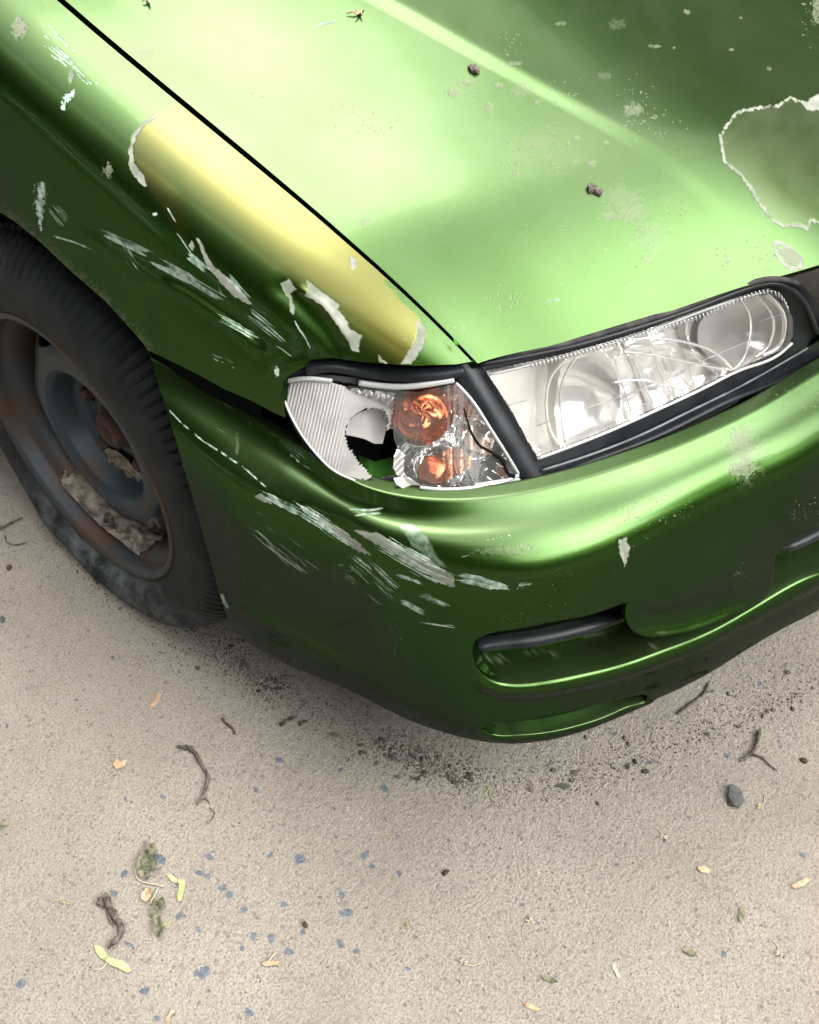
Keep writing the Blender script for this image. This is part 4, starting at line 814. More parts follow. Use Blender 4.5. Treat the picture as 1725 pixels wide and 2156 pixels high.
# trim strip in the bumper intake
from mathutils.bvhtree import BVHTree
def bvh(o):
    me = o.data; n = len(me.vertices); v = np.zeros(n*3); me.vertices.foreach_get('co', v); p = np.zeros(len(me.polygons)*3, int); me.loops.foreach_get('vertex_index', p)
    return BVHTree.FromPolygons(v.reshape(-1, 3).tolist(), p.reshape(-1, 3).tolist())
BV = bvh(BUMPER); HV = bvh(HOOD)
def hit(bv, px, py, off=0.):
    d = ray(px, py); d = d/np.linalg.norm(d); h, n, i, dist = bv.ray_cast(Vector(CP), Vector(d)); return (CP+d*(dist-off), np.array(n)) if h is not None else (None, None)
def trims():
    L = [(992, 1364), (1010, 1358), (1050, 1350), (1100, 1344), (1160, 1334), (1220, 1320), (1280, 1302), (1335, 1286)]
    P = []
    for a, b in L:
        P.append(at(a, b, z=.338))
    MB().tube(crv(np.array(P), 60), np.interp(np.linspace(0, 1, 60), [0, .05, .3, .7, .95, 1], [.004, .010, .0135, .0125, .009, .004]), 12, .75).build('intake_trim', BLACK, CAR)
    P = [at(a, b, z=.335) for a, b in [(1640, 1155), (1680, 1140), (1720, 1120)]]; P.append(P[-1]+(P[-1]-P[-2])); MB().tube(crv(np.array(P), 30), np.interp(np.linspace(0, 1, 30), [0, .15, 1], [.003, .009, .011]), 10, .8).build('intake_trim', BLACK, CAR)
trims()

# ------------------------------------------------------------ wheel
WX, WY, WZ = -.822, .812, .2735
def revolve(prof, ns, fn=None):
    th = np.linspace(0, 2*np.pi, ns+1)[:-1]; A = np.array(prof); a = A[:, 0][:, None]+0*th; r = A[:, 1][:, None]+0*th; TH = th[None]+0*a
    if fn: a, r = fn(a, r, TH)
    V = np.stack([WX-a, WY+r*np.cos(TH), WZ+r*np.sin(TH)], -1); n, m_ = a.shape; V = np.concatenate([V, V[:, :1]], 1)
    return V.reshape(-1, 3), grid_tris(n, m_+1)
def wheel(parent):
    def tyre_fn(a, r, th):
        outer = a > -.075
        k = (th/(2*np.pi)*118) % 1; sip = ((k < .26)).astype(float); sh = sst(.268, .284, r)*1.; r = r-.0065*sip*sh
        k2 = (th/(2*np.pi)*236) % 1; r = r-.0018*(k2 < .2)*sh
        a = a-.001*sip*sst(.27, .285, r)
        h = WZ+r*np.sin(th); low = sst(.16, -.03, h)*(r > .199)
        # flat: clamp to ground, push the sidewall outwards where it folds
        ph = np.cos(th); fold = np.exp(-((h-.035)/.05)**2)*(np.sin(th) < 0)*(r > .215)
        a = np.where(outer, a+.010*fold*sst(-.05, .0, a), a); sag = .034*np.exp(-(r*ph/.19)**4)*sst(.17, .03, h)*sst(.20, .24, r)*(np.sin(th) < 0)
        tgt = np.maximum(h, .003+.02*np.clip((.205-r)/.1, 0, 1)); nh = np.maximum(h-sag, .003+.02*np.clip((.205-r)/.1, 0, 1))
        s = np.sin(th); r2 = np.where((s < -.2) & (h < nh), (nh-WZ)/np.minimum(s, -.2), r)
        return a, r2
    t = np.linspace(0, 1, 60)
    key = [(-.012, .192), (-.002, .199), (.004, .206), (.008, .218), (.0105, .232), (.0105, .246), (.008, .260), (.003, .272), (-.003, .281), (-.010, .289), (-.018, .294), (-.026, .298), (-.034, .3010), (-.036, .297), (-.040, .297), (-.042, .3035), (-.07, .3050), (-.072, .299), (-.078, .299), (-.080, .3055),
           (-.105, .3055), (-.107, .299), (-.113, .299), (-.115, .305), (-.15, .302), (-.170, .291), (-.185, .265), (-.185, .23), (-.175, .20)]
    prof = []
    for i in range(len(key)-1):
        a, b = np.array(key[i]), np.array(key[i+1])
        for k in range(3): prof.append(a+(b-a)*k/3)
    prof.append(key[-1]); V, T = revolve(prof, 820, tyre_fn)
    # sidewall wrinkles of the collapsed lower half
    dy = V[:, 1]-WY; low = sst(.13, .02, V[:, 2])*(V[:, 0] < -.80); V[:, 0] -= low*.0015*np.sin(dy*40+V[:, 2]*60); 
    o = mesh_obj('tyre', V, T[:, ::-1], TYRE, parent)
    MB().tube([(WX-.0005, WY+.2135*math.cos(a), WZ+.2135*math.sin(a)) for a in np.linspace(0, 2*math.pi, 120)], .0, 4) if False else None
    rim = [(-.006, .190), (.002, .193), (.0065, .1975), (.007, .2015), (.004, .2035), (-.002, .2015), (-.008, .197)]
    rimp = [(-.016, .2035), (-.001, .2045), (.0045, .2035), (.0065, .2005), (.005, .1965), (.0, .1935), (-.006, .1915), (-.016, .1905), (-.022, .188), (-.026, .182), (-.040, .176), (-.060, .1725), (-.10, .1715), (-.13, .175), (-.165, .19)]
    V, T = revolve(rimp, 160); r_ = mesh_obj('rim', V, T[:, ::-1], RIMM, parent)
    # disc with vent holes
    kk = [(-.072, .1735), (-.062, .168), (-.052, .160), (-.043, .150), (-.036, .140), (-.030, .128), (-.027, .118), (-.028, .106), (-.034, .099), (-.048, .093), (-.064, .088), (-.071, .078), (-.072, .062), (-.071, .050), (-.068, .042), (-.068, .036), (-.072, .033)]
    prof = []
    for i in range(len(kk)-1):
        a, b = np.array(kk[i]), np.array(kk[i+1]); prof += [a+(b-a)*k/4 for k in range(4)]
    prof.append(kk[-1])
    def disc_fn(a, r, th):
        k = np.cos(th*8); return a+.004*k*np.exp(-((r-.150)/.016)**2), r
    V, T = revolve(prof, 240, disc_fn); q = V-np.array([WX, WY, WZ]); rr = np.hypot(q[:, 1], q[:, 2]); th = np.arctan2(q[:, 2], q[:, 1])
    k8 = ((th+.2)/(2*np.pi)*8) % 1-.5; dd = np.hypot(k8*2*np.pi/8*rr/.026, (rr-.149)/.0115)-1
    k4 = ((th+.5)/(2*np.pi)*4) % 1-.5; d4 = np.hypot(k4*2*np.pi/4*rr/.008, (rr-.060)/.008)-1
    V, T = clip(V, T, np.minimum(dd*.02, d4*.008)); V, T = skirt(V, T, np.array([.004, 0, 0])); dsc = mesh_obj('wheel_disc', V, T, DISC, parent)
    V, T = revolve([(-.060, .004), (-.054, .006), (-.050, .012), (-.049, .021), (-.053, .027), (-.064, .029), (-.076, .034), (-.09, .05), (-.10, .1), (-.10, .17)], 40)
    mesh_obj('hub', V, T, RUST, parent)
    for i in range(4):
        a = (i+.5)*math.pi/2+.35-.5; c = np.array([WX+.064, WY+.060*math.cos(a), WZ+.060*math.sin(a)]); V = []
        for x_, r in ((0.02, .0105), (-.006, .0105), (-.010, .008), (-.010, .0001)):
            for k in range(6): V.append(c+np.array([x_, r*math.cos(k*math.pi/3), r*math.sin(k*math.pi/3)]))
        T = []
        for j in range(3):
            for k in range(6): p = j*6+k; q_ = j*6+(k+1) % 6; T += [[p, q_, q_+6], [p, q_+6, p+6]]
        mesh_obj('wheel_nut', V, np.array(T), RUST, parent, False)
WHEEL = bpy.data.objects.new('front_wheel', None); COL.objects.link(WHEEL); WHEEL.parent = CAR; wheel(WHEEL)

# ------------------------------------------------------------ rest of the car (outside the frame, seen only from other positions)
def rest():
    ys = np.array([1.33, 1.8, 2.6, 3.3, 3.9, 4.3]); G = []
    for y in ys:
        t = (y-1.33)/3; w_ = .842-.05*max(0, y-3.6)/.7; zt = .93+.02*math.sin(t*3)
        G.append([(-.74, y, zt), (-w_+.03, y, zt-.06), (-w_, y, .60), (-w_, y, .40), (-w_+.03, y, .2), (-.4, y, .2)])
    G = np.array(G).transpose(1, 0, 2); V = G.reshape(-1, 3); T = grid_tris(6, 6); V, T = clip(V, T, np.full(len(V), 1.))
    V2 = V*np.array([-1, 1, 1]); tt = np.vstack([T, T[:, ::-1]+len(V)]); V = np.vstack([V, V2]); mesh_obj('body_side', V, tt, PAINT, CAR, attrs={'wear': np.zeros((len(V), 4))})
    z = [(1.28, .925, .70), (1.95, 1.36, .58), (2.9, 1.38, .57), (3.7, .98, .68), (4.3, .93, .70)]; V = []; 
    for y, h_, w_ in z: V += [(-.76, y, .90), (-w_, y, h_), (0, y, h_+.025), (w_, y, h_), (.76, y, .90)]
    T = grid_tris(5, 5); mesh_obj('cabin_glass', V, T, BLACK, CAR)
rest()
# grille between the lamps
def grille():
    V = []; X = np.linspace(-.31, .31, 41); yg = yf(X)-.002
    rows = [(.672, .0), (.664, -.010), (.640, -.018), (.60, -.020), (.575, -.012), (.555, .0)]
    G = np.array([[(x, y+d, z) for x, y in zip(X, yg)] for z, d in rows]); V = G.reshape(-1, 3); T = grid_tris(6, 41)
    if vnorm(V, T)[:, 1].mean() > 0: T = T[:, ::-1]
    o = mesh_obj('grille', V, T, PAINT, CAR, attrs={'wear': np.zeros((len(V), 4))})
    mb = MB()
    for z in (.592, .612, .632): mb.tube([(x, y-.021, z) for x, y in zip(X[6:-6], yg[6:-6])], .006, 6)
    mb.build('grille_slat', BLACK, o)
grille()

# ------------------------------------------------------------ loose things on the ground and on the bonnet
TWIG = mottled(mat('dark_weathered_bark', rough=.85), (.016, .013, .011), (.11, .09, .07), 120, 1., .002)
TWIGR = mottled(mat('reddish_bark', rough=.85), (.035, .015, .012), (.12, .07, .05), 120, 1., .002)
LEAFD = mottled(mat('dried_olive_leaf', rough=.8), (.035, .04, .018), (.14, .14, .08), 90, 1., .002)
SEEDG = mottled(mat('pale_green_seed_wing', rough=.6), (.19, .22, .08), (.29, .30, .14), 70, .5, .001)
SEEDO = mottled(mat('dry_orange_husk', rough=.7), (.24, .14, .065), (.36, .27, .17), 90, .5, .001)
STALK = mat('dry_straw_stalk', (.32, .28, .19), .7); ROCK = mottled(mat('dark_slate_chip', rough=.85), (.03, .03, .03), (.07, .07, .068), 90, 1., .002)
def gp(pts, z=0.): return np.array([at(a, b, z=z) for a, b in pts])
def finish(mb, name, m_, label, cat, group, smooth=True, parent=None):
    o = mb.build(name, m_, parent, smooth)
    if not parent: tag(o, label, cat, group)
    return o
def twig(pts, r, label, m_=None, side=None, group='twigs lying on the ground', knots=True):
    P = crv(gp(pts), 36); k = np.random.default_rng(int(pts[0][0]*7+pts[0][1])); r_ = r*np.interp(np.linspace(0, 1, 36), [0, .1, .8, 1], [.75, 1, .8, .45])*(1+.22*(k.random(36)-.5)+(.35*(np.arange(36) % 9 == 4) if knots else 0))
    P[:, 2] = r+.0006+.004*np.abs(fbm(np.arange(36)/9., np.zeros(36), 2, 3)-.5)*r/.003; P[:, :2] += (k.random((36, 2))-.5)*r*.5
    mb = MB().tube(P, r_, 7)
    for s_ in side or []:
        q = crv(gp(s_), 12); q[:, 2] = r*.9; mb.tube(q, r*.7*np.linspace(1, .5, 12), 6)
    return finish(mb, 'twig', m_ or TWIG, label, 'twig', group)
twig([(373, 1576), (398, 1579), (415, 1594), (428, 1617), (439, 1640), (434, 1660), (428, 1680), (414, 1697)], .0028, 'long curved dark twig lying alone on pale concrete left of centre', side=[[(398, 1580), (404, 1573)], [(430, 1676), (440, 1690)]])
twig([(468, 1515), (478, 1526), (490, 1535), (496, 1549)], .0018, 'short reddish twig above the long curved twig', TWIGR)
twig([(590, 1530), (606, 1520), (626, 1510)], .0024, 'short straight grey stick lying close to the bumper shadow')
twig([(-12, 1119), (10, 1112), (30, 1100), (49, 1093)], .0022, 'dark twig cut by the left edge of the photo, beside the tyre')
twig([(12, 1128), (16, 1143), (34, 1149), (59, 1143)], .0013, 'thin hooked twig on the ground just below the dark twig by the tyre')
twig([(1598, 1540), (1593, 1568), (1580, 1590), (1557, 1605)], .0028, 'forked black twig lying right of the bumper, near the dark slate chip', side=[[(1578, 1591), (1604, 1597), (1620, 1612), (1636, 1624)]])
twig([(1426, 1506), (1452, 1486), (1478, 1466), (1494, 1437)], .0020, 'thin dark twig half under the front lip of the bumper', side=[[(1480, 1462), (1504, 1455)]])
twig([(224, 1888), (232, 1912), (246, 1938), (258, 1958), (244, 1984), (231, 2001)], .0042, 'thick crumbling bark twig at lower left above the large green seed', side=[[(205, 1903), (222, 1906), (240, 1918)], [(228, 1910), (232, 1935), (238, 1950)], [(212, 1893), (216, 1912)]])
twig([(442, 1702), (452, 1712), (434, 1738)], .0010, 'tiny greenish stem below the long curved twig', SEEDG if False else LEAFD)
def sheet(mb, outline, z0, amp, seed, step=4.):
    o = np.array(outline, float); lo = o.min(0)-step; hi = o.max(0)+step; X, Y = np.meshgrid(np.arange(lo[0], hi[0]+step, step), np.arange(lo[1], hi[1]+step, step), indexing='ij')
    z = z0+amp*fbm(X/9, Y/9, 3, seed); q = np.stack([X.ravel(), Y.ravel()], 1); V = at(X, Y, z=0.).reshape(-1, 3); V[:, 2] = z.ravel(); T = grid_tris(*X.shape); e = sdf(q, o); V, T = clip(V, T, e)
    n = vnorm(V, T)
    if n[:, 2].mean() < 0: T = T[:, ::-1]
    V, T = skirt(V, T, np.array([0, 0, -.0006])); mb.add(V, T); return mb
def leaf(outline, label, m_, amp=.008, group='dry leaves and husks on the ground', name='dried_leaf', cat='leaf', stem=None, seed=1, z0=.001):
    mb = sheet(MB(), outline, z0, amp, seed, 2.5); o = finish(mb, name, m_, label, cat, group)
    if stem: P = gp(stem); P[:, 2] = .0025; MB().tube(crv(P, 14), .0009, 5).build('stem', STALK, o)
    return o
leaf([(330, 1783), (334, 1800), (326, 1812), (337, 1822), (334, 1834), (322, 1838), (314, 1848), (300, 1856), (292, 1842), (288, 1822), (300, 1800), (315, 1787)], 'crumpled dark olive leaf, uppermost of the litter at lower left', LEAFD, .016, stem=[(292, 1810), (293, 1855), (318, 1862), (345, 1868)], seed=5)
leaf([(322, 1906), (345, 1890), (350, 1902), (342, 1918), (340, 1940), (346, 1962), (336, 1980), (326, 1968), (326, 1945), (318, 1925)], 'twisted dark olive leaf below the husks, beside the bark twig', LEAFD, .014, stem=[(334, 1870), (326, 1888), (318, 1902), (336, 1906)], seed=6)
leaf([(300, 1884), (312, 1872), (322, 1880), (318, 1894), (306, 1902), (298, 1895)], 'small curled brown husk between the two crumpled olive leaves', SEEDO, .010, seed=8)
leaf([(238, 1610), (248, 1598), (255, 1606), (269, 1602), (262, 1618), (246, 1622)], 'little tan leaf left of the long curved twig', SEEDO, .004, seed=9)
leaf([(316, 1489), (324, 1476), (334, 1460), (341, 1464), (336, 1478), (326, 1490)], 'thin orange husk on the ground under the tyre', SEEDO, .004, seed=10)
leaf([(548, 2030), (565, 2024), (590, 2026), (586, 2033), (560, 2036)], 'pale winged husk near the bottom edge, left of centre', SEEDO, .003, stem=[(566, 2026), (580, 2008)], seed=11)
leaf([(1468, 1828), (1480, 1824), (1498, 1834), (1490, 1840), (1474, 1838)], 'small tan husk at lower right, left of the curled husk', SEEDO, .003, seed=12)
leaf([(1663, 1868), (1680, 1858), (1696, 1850), (1708, 1854), (1694, 1866), (1676, 1874)], 'curled pale husk near the right edge', SEEDO, .005, seed=13)
leaf([(1100, 2112), (1120, 2116), (1140, 2128), (1128, 2130), (1108, 2122)], 'thin brown husk at the bottom edge right of centre', SEEDO, .003, seed=14)
leaf([(1553, 1936), (1558, 1912), (1566, 1910), (1568, 1928), (1560, 1946)], 'narrow dark bark flake at lower right above the tiny scraps', LEAFD, .004, seed=15, name='bark_flake', cat='bark flake')
leaf([(1140, 2056), (1160, 2060), (1178, 2068), (1160, 2069), (1142, 2063)], 'flat dark bark flake low in the photo, right of centre', LEAFD, .003, seed=16, name='bark_flake', cat='bark flake')
leaf([(1434, 2000), (1450, 1996), (1466, 2008), (1462, 2016), (1446, 2010)], 'dark bark flake right of the flat one, near the bottom', LEAFD, .004, seed=17, name='bark_flake', cat='bark flake')
leaf([(0, 1738), (14, 1730), (22, 1734), (10, 1745), (0, 1750)], 'dark bark flake touching the left edge of the photo', LEAFD, .004, seed=18, name='bark_flake', cat='bark flake')
leaf([(694, 1546), (706, 1544), (716, 1552), (710, 1557), (702, 1551), (694, 1554)], 'small curled bark flake in the bumper shadow', LEAFD, .005, seed=19, name='bark_flake', cat='bark flake')
leaf([(350, 2148), (362, 2128), (372, 2132), (360, 2140), (356, 2160)], 'brown curled husk cut by the bottom edge at left', SEEDO, .004, seed=20)
leaf([(1288, 2034), (1294, 2030), (1306, 2058), (1300, 2060)], 'narrow straw coloured husk low in the right half', STALK, .002, seed=21)
leaf([(1170, 1655), (1185, 1650), (1205, 1658), (1196, 1664), (1180, 1660)], 'curled dry scrap in the shade before the bumper', LEAFD, .005, seed=22)
def samara(wings, body, label, stem=None, veins=True):
    t = finish(sheet(MB(), wings[0], .0015, .002, 31, 2.), 'maple_seed', SEEDG, label, 'maple seed', 'green maple seeds on the ground')
    for w_ in wings[1:]: sheet(MB(), w_, .0015, .002, 33, 2.).build('seed_wing', SEEDG, t)
    c = gp([body])[0]; mb = MB(); V = []; T = []
    for i in range(7):
        ph = i/6*math.pi
        for k in range(8): th = k/8*2*math.pi; V.append(c+np.array([.004*math.sin(ph)*math.cos(th), .004*math.sin(ph)*math.sin(th), .0032+.0022*math.cos(ph)]))
    for i in range(6):
        for k in range(8): p = i*8+k; q = i*8+(k+1) % 8; T += [[p, p+8, q+8], [p, q+8, q]]
    mb.add(V, T).build('seed_pod', SEEDG, t)
    if stem: P = gp(stem); P[:, 2] = .002; MB().tube(crv(P, 10), .0007, 5).build('stem', STALK, t)
    return t
samara([[(200, 1991), (212, 1994), (224, 2006), (232, 2019), (226, 2026), (212, 2018), (203, 2006)], [(228, 2022), (236, 2018), (258, 2024), (272, 2034), (277, 2047), (268, 2050), (250, 2040), (230, 2032)]], (229, 2023), 'large pale green twin winged seed at lower left', stem=[(228, 2026), (215, 2040), (196, 2042)])
samara([[(351, 1842), (362, 1844), (380, 1856), (378, 1862), (362, 1858)], [(378, 1858), (389, 1852), (390, 1872), (384, 1896), (377, 1901), (373, 1890), (377, 1872)]], (380, 1858), 'small yellow green seed beside the crumpled olive leaf')
for i, (x, y, lb) in enumerate([(345, 1952, 'pale green flower stalk beside the twisted olive leaf'), (1395, 1765, 'tiny yellow flower scrap at right, below the dark slate chip'), (860, 1947, 'tiny yellow green flower scrap in the lower middle'), (1115, 1942, 'tiny olive flower scrap right of the lower middle'), (1030, 1665, 'thin yellow green stalk before the bumper, centre'), (975, 2026, 'pale scrap of flower low in the centre'),
                                (1595, 1700, 'green leaf scrap beside the dark slate chip'), (1640, 2010, 'yellowish scrap near the lower right corner'), (140, 1905, 'straw coloured scrap left of the bark twig')]):
    mb = MB(); k = np.random.default_rng(i+50); c = gp([(x, y)])[0]
    for j in range(6):
        a = k.uniform(0, 6.3); L = k.uniform(.003, .006); e = c+np.array([math.cos(a)*L, math.sin(a)*L, .003]); mb.tube([c+np.array([0, 0, .001]), (c+e)/2+np.array([0, 0, .002]), e], [.0005, .0006, .0010], 5)
    P = np.array([c+np.array([0, 0, .001]), c+np.array([.01*math.cos(i), .01*math.sin(i), .0012]), c+np.array([.020*math.cos(i+.4), .020*math.sin(i+.4), .001])]); mb.tube(crv(P, 8), .0006, 5)
    finish(mb, 'flower_scrap', [SEEDG, STALK][i % 2], lb, 'flower scrap', 'flower scraps on the ground')
def rock(c, R, seed, sub=2, flat=.6):
    import bmesh
    bm = bmesh.new(); bmesh.ops.create_icosphere(bm, subdivisions=sub, radius=1); k = np.random.default_rng(seed); V = np.array([v.co[:] for v in bm.verts]); T = np.array([[v.index for v in f.verts] for f in bm.faces]); bm.free()
    d = k.normal(size=(7, 3)); d /= np.linalg.norm(d, axis=1)[:, None]; h = np.max(V@d.T, axis=1); V = V/np.maximum(h, .55)[:, None]*.8; V = V*(1+.12*k.normal(size=(len(V), 1))); V = V*np.array([1, .7, flat])
    a = k.uniform(0, 6.3); M2 = np.array([[math.cos(a), -math.sin(a), 0], [math.sin(a), math.cos(a), 0], [0, 0, 1]]); return V@M2.T*R+np.array(c)+np.array([0, 0, R*flat*.6]), T
V, T = rock(gp([(1545, 1680)])[0], .017, 4, 1, .45); tag(mesh_obj('slate_chip', V, T, ROCK, None, False), 'angular dark slate chip below the forked black twig', 'stone')
for i, (x, y, r, lb) in enumerate([(8, 1307, .006, 'round black pebble at the left edge under the tyre'), (417, 1408, .0045, 'small black pebble between tyre and bumper shadow'), (20, 1195, .006, 'brown dirt lump at the left edge beside the tyre'), (937, 1840, .0045, 'small brown pebble in the lower middle'), (645, 1948, .0045, 'small rusty pebble below the two grey chips'), (1692, 1603, .006, 'small rust brown pebble by the right edge'), (252, 1248, .007, 'dark lump of dirt touching the edge of the tyre')]):
    V, T = rock(gp([(x, y)])[0], r, 20+i, 1, .6); tag(mesh_obj('pebble', V, T, ROCK if i not in (2, 3, 4, 5) else RUST, None, False), lb, 'pebble', 'loose pebbles on the ground')
# crumbs of soil swept along the bumper and under the tyre: nobody could count them
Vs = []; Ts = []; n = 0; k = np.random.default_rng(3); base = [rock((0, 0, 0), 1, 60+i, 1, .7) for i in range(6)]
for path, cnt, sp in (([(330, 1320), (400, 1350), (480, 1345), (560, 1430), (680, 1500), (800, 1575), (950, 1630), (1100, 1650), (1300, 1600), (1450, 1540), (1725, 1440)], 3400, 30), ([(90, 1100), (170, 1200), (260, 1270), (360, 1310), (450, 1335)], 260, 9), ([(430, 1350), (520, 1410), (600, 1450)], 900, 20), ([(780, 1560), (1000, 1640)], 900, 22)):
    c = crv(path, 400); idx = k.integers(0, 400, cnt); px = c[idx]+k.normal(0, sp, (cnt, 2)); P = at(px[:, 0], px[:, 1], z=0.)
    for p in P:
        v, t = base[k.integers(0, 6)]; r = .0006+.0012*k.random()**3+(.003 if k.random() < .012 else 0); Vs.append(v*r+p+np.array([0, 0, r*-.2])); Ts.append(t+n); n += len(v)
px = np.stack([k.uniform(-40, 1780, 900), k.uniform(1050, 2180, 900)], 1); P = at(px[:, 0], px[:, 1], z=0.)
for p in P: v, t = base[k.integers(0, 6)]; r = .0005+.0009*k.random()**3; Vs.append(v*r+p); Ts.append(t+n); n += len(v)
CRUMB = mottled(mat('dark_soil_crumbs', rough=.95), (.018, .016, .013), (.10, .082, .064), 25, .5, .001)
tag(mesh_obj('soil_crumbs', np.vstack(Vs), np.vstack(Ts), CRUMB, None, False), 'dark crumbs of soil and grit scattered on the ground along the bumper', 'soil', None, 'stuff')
# on the bonnet
def on_hood(px, py, off=0.): h, n_ = hit(HV, px, py, off); return h, n_
for i, (outl, lb) in enumerate([([(984, 142), (996, 140), (1008, 146), (1011, 154), (1000, 157), (990, 152)], 'dark curled bark chip lying on the bonnet near the top'), ([(1236, 394), (1246, 392), (1258, 400), (1270, 408), (1264, 415), (1250, 407), (1240, 408)], 'black bark chip lying low on the bonnet above the headlamp')]):
    o_ = np.array(outl, float); lo = o_.min(0)-3; hi = o_.max(0)+3; X, Y = np.meshgrid(np.arange(lo[0], hi[0], 2.), np.arange(lo[1], hi[1], 2.), indexing='ij'); q = np.stack([X.ravel(), Y.ravel()], 1)
    V = np.array([hit(HV, a, b, .001)[0] for a, b in q]); V[:, 2] += .008*fbm(q[:, 0]/7, q[:, 1]/7, 3, 8+i); T = grid_tris(*X.shape); V, T = clip(V, T, sdf(q, o_)); V, T = skirt(V, T, np.array([0, 0, -.0035]))
    tag(mesh_obj('bark_chip', V, T, TWIG, None), lb, 'bark chip', 'bark chips on the bonnet')
mb = MB(); c = hit(HV, 758, 30, .002)[0]
for a, L in ((.3, .010), (1.6, .007), (3.3, .008), (4.4, .006), (2.4, .014)): mb.tube([c, c+np.array([math.cos(a)*L*.5, math.sin(a)*L*.5, .003]), c+np.array([math.cos(a)*L, math.sin(a)*L, .001])], [.0012, .0010, .0005], 5)
tag(mb.build('dried_flower', SEEDO), 'tiny dried orange flower on the bonnet at the top of the photo', 'dried flower')
mb = MB(); c = hit(HV, 312, 4, .002)[0]
for a, L in ((.9, .007), (2.6, .006), (4.3, .006)): mb.tube([c, c+np.array([math.cos(a)*L*.5, math.sin(a)*L*.5, .003]), c+np.array([math.cos(a)*L, math.sin(a)*L, .001])], [.0018, .0014, .0006], 5)
tag(mb.build('flower_bud', SEEDG), 'tiny yellow green bud at the top edge of the bonnet', 'flower bud')
# sandy dirt lying in the wheel
def wheel_sand():
    th = np.linspace(-math.pi*.5-.62, -math.pi*.5+.80, 60); a = np.linspace(.012, .066, 24); TH, A = np.meshgrid(th, a, indexing='ij'); e = np.minimum(1, np.minimum(TH-th[0], th[-1]-TH)/.35); nz = fbm(TH*9, A*160, 4, 5)
    r = .184-.16*np.maximum(0, A-.02)-(.0175*e+.010*nz*e-.004); V = np.stack([WX+A, WY+r*np.cos(TH), WZ+r*np.sin(TH)], -1).reshape(-1, 3); T = grid_tris(60, 24)
    th = np.linspace(0, 2*np.pi, 50); rr = np.linspace(.0, .085, 16); TH, R_ = np.meshgrid(th, rr, indexing='ij'); n2 = fbm(np.cos(TH)*R_*60+9, np.sin(TH)*R_*60+9, 4, 6)
    y = WY+R_*np.cos(TH)*.85; z = WZ-.078+R_*np.sin(TH)*.32; x = WX+.056+.012*n2-.0*R_; V2 = np.stack([x, y, z], -1).reshape(-1, 3); k_ = np.hypot(V2[:, 1]-WY, V2[:, 2]-WZ)
    T2 = grid_tris(50, 16); V2, T2 = clip(V2, T2, .0855-k_+.004*np.sin(V2[:, 1]*300))
    q1 = fbm(V[:, 1]*70, V[:, 0]*90, 4, 41); e1 = e.reshape(-1) if e.size == len(V) else np.ones(len(V)); V, T = clip(V, T, e1*1.2+q1-.95); mb = MB().add(V, T).add(V2, T2); tag(mb.build('wheel_dirt', SAND), 'pale sandy dirt lying in the rim of the flat wheel', 'dirt', None, 'stuff')
    for i, (pts, r) in enumerate([([(222, 1100), (232, 1085), (238, 1098), (228, 1110)], .004), ([(306, 1130), (322, 1132), (340, 1134)], .005), ([(318, 1106), (330, 1098), (338, 1110)], .005)]):
        P = np.array([at(a_, b_, x=WX+.022) for a_, b_ in pts]); tag(MB().tube(crv(P, 12), r*np.linspace(1, .6, 12), 6).build('dirt_clod', TWIG), ['black clod on the dirt inside the wheel, left one', 'long black clod low inside the wheel rim', 'small black clod in the lower vent hole of the wheel'][i], 'clod', 'clods of dirt inside the wheel')
wheel_sand()

# ------------------------------------------------------------ trees along the street, out of frame, which the paint reflects
BARK = mottled(mat('tree_bark', rough=.9), (.05, .04, .03), (.12, .10, .08), 12, 1., .02)
LEAVES = mottled(mat('tree_foliage', rough=.7), (.018, .040, .010), (.045, .085, .02), .8, 0., .01)
def crown_mesh(seed, H, R, n=9000):
    k = np.random.default_rng(seed); nc = 26; cl = k.normal(size=(nc, 3)); cl /= np.linalg.norm(cl, axis=1)[:, None]; cl *= k.uniform(.3, 1, (nc, 1))**.5*np.array([R, R, H*.38]); cl[:, 2] += H*.60
    P = cl[k.integers(0, nc, n)]+k.normal(size=(n, 3))*R*.22; a = k.normal(size=(n, 3)); a /= np.linalg.norm(a, axis=1)[:, None]; b = np.cross(a, k.normal(size=(n, 3))); b /= np.linalg.norm(b, axis=1)[:, None]
    s = k.uniform(.14, .34, (n, 1)); V = np.stack([P-a*s, P+b*s*.5, P+a*s, P-b*s*.5], 1).reshape(-1, 3); i = np.arange(n)[:, None]*4; return V, np.vstack([i+np.array([[0, 1, 2]]), i+np.array([[0, 2, 3]])])
def make_tree(seed, H, R):
    root = bpy.data.objects.new('street_tree', None); COL.objects.link(root); V, T = crown_mesh(seed, H, R); mesh_obj('crown', V, T, LEAVES, root, False); k = np.random.default_rng(seed)
    mb = MB().tube([(0, 0, -.2), (.1, .05, H*.2), (0, .1, H*.45), (.1, 0, H*.8)], [.28, .22, .17, .05], 10)
    for j in range(6): a = j*1.05+seed; z = H*(.25+.07*j); mb.tube([(0.05, .05, z), (math.cos(a)*R*.4, math.sin(a)*R*.4, z+H*.08), (math.cos(a)*R*.8, math.sin(a)*R*.8, z+H*.18)], [.10, .07, .025], 6)
    mb.build('trunk', BARK, root); return root
src = [make_tree(1, 14, 3.9), make_tree(2, 13, 4.2), make_tree(3, 6.5, 3.2)]
spots = [(0, 13, -7), (1, 12.3, -1.5), (0, 12.3, 4), (1, 12.5, 10), (0, 7, 16), (1, -10, -7), (0, -9.3, -1), (1, -9.3, 4.5), (0, -9.2, 10), (1, -6, 16), (0, 0, 18), (2, -6, -13), (2, 0, -14), (2, 6, -13), (2, -11, -10), (2, 11, -11)]
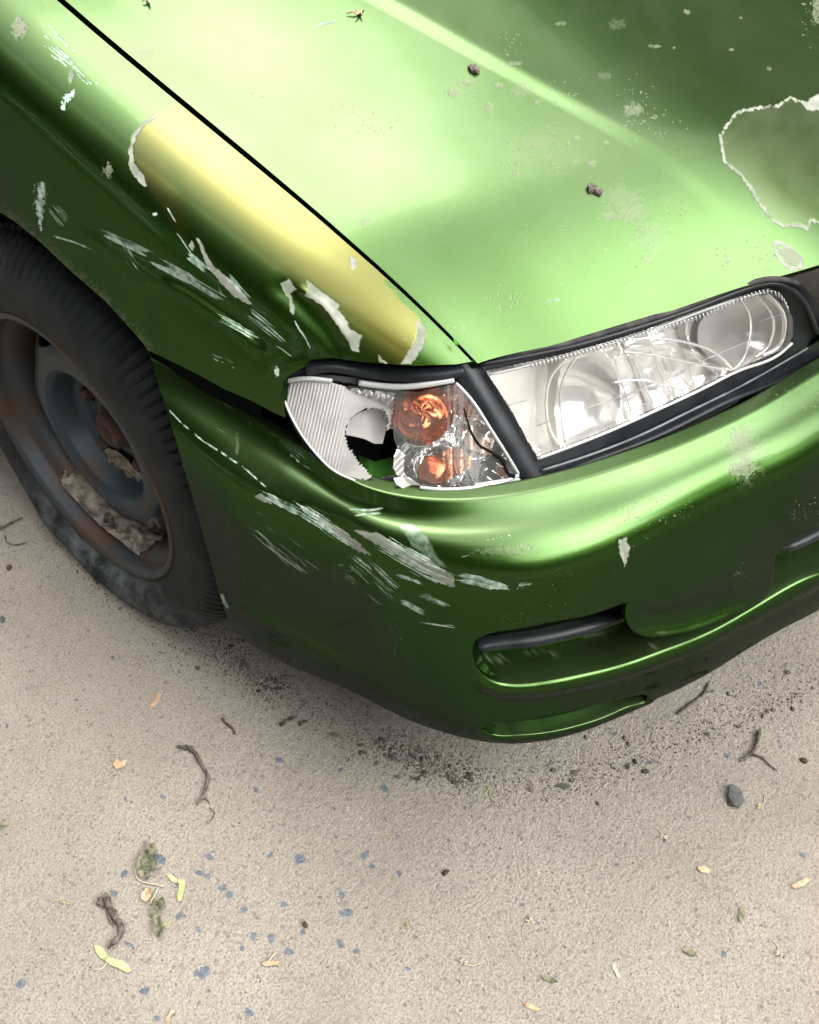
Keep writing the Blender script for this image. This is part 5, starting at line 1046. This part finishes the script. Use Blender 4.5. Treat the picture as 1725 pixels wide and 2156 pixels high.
TL = ['tall leafy tree diagonally right of the bonnet', 'broad tree nearest on the right', 'tall tree right of the cabin', 'broad tree far right behind the car', 'tall tree at the right street end', 'broad tree ahead on the left', 'tall tree straight left of the bumper', 'broad tree left of the front wheel', 'tall tree far left behind the car', 'broad tree at the far left street end',
      'tall tree straight behind the car', 'small tree ahead and slightly left', 'small tree straight ahead of the car', 'small tree ahead and slightly right', 'small tree far ahead on the left', 'small tree far ahead on the right']
used = set(); place = ['right kerb', 'left kerb', 'far end of the street', 'near end of the street']
for i, (j, x, y) in enumerate(spots):
    if j in used:
        o = src[j].copy(); COL.objects.link(o)
        for ch in src[j].children: c = ch.copy(); COL.objects.link(c); c.parent = o
    else: o = src[j]; used.add(j)
    o.location = (x, y, 0); o.rotation_euler = (0, 0, i*1.3); tag(o, TL[i]+', out of frame, mirrored in the paint', 'tree', 'street trees around the parked car')

# leafy screens added out of frame to block the bright horizon in reflections
def added_hedge(x0, y0, x1, y1, h, label, seed):
    k = np.random.default_rng(seed); n = 5200; L = math.hypot(x1-x0, y1-y0); u = np.array([x1-x0, y1-y0])/L; v = np.array([-u[1], u[0]]); a = k.uniform(0, L, n); b = k.uniform(-.5, .5, n); z = k.uniform(0, h, n)
    P = np.stack([x0+u[0]*a+v[0]*b, y0+u[1]*a+v[1]*b, z], 1); c = k.normal(size=(n, 3)); c /= np.linalg.norm(c, axis=1)[:, None]; d = np.cross(c, k.normal(size=(n, 3))); d /= np.linalg.norm(d, axis=1)[:, None]; s_ = k.uniform(.12, .26, (n, 1))
    V = np.stack([P-c*s_, P+d*s_*.6, P+c*s_, P-d*s_*.6], 1).reshape(-1, 3); i = np.arange(n)[:, None]*4; T = np.vstack([i+np.array([[0, 1, 2]]), i+np.array([[0, 2, 3]])])
    tag(mesh_obj('added_hedge', V, T, LEAVES, None, False), label, 'added_hedge', 'leafy screens added to block the horizon')
added_hedge(-7, -12, -7, 14, 3.2, 'long leafy screen added unseen left of the car to darken reflections', 1)
added_hedge(-9, -9.5, 10, -9.5, 2.2, 'low leafy screen added unseen ahead of the car to darken reflections', 2)
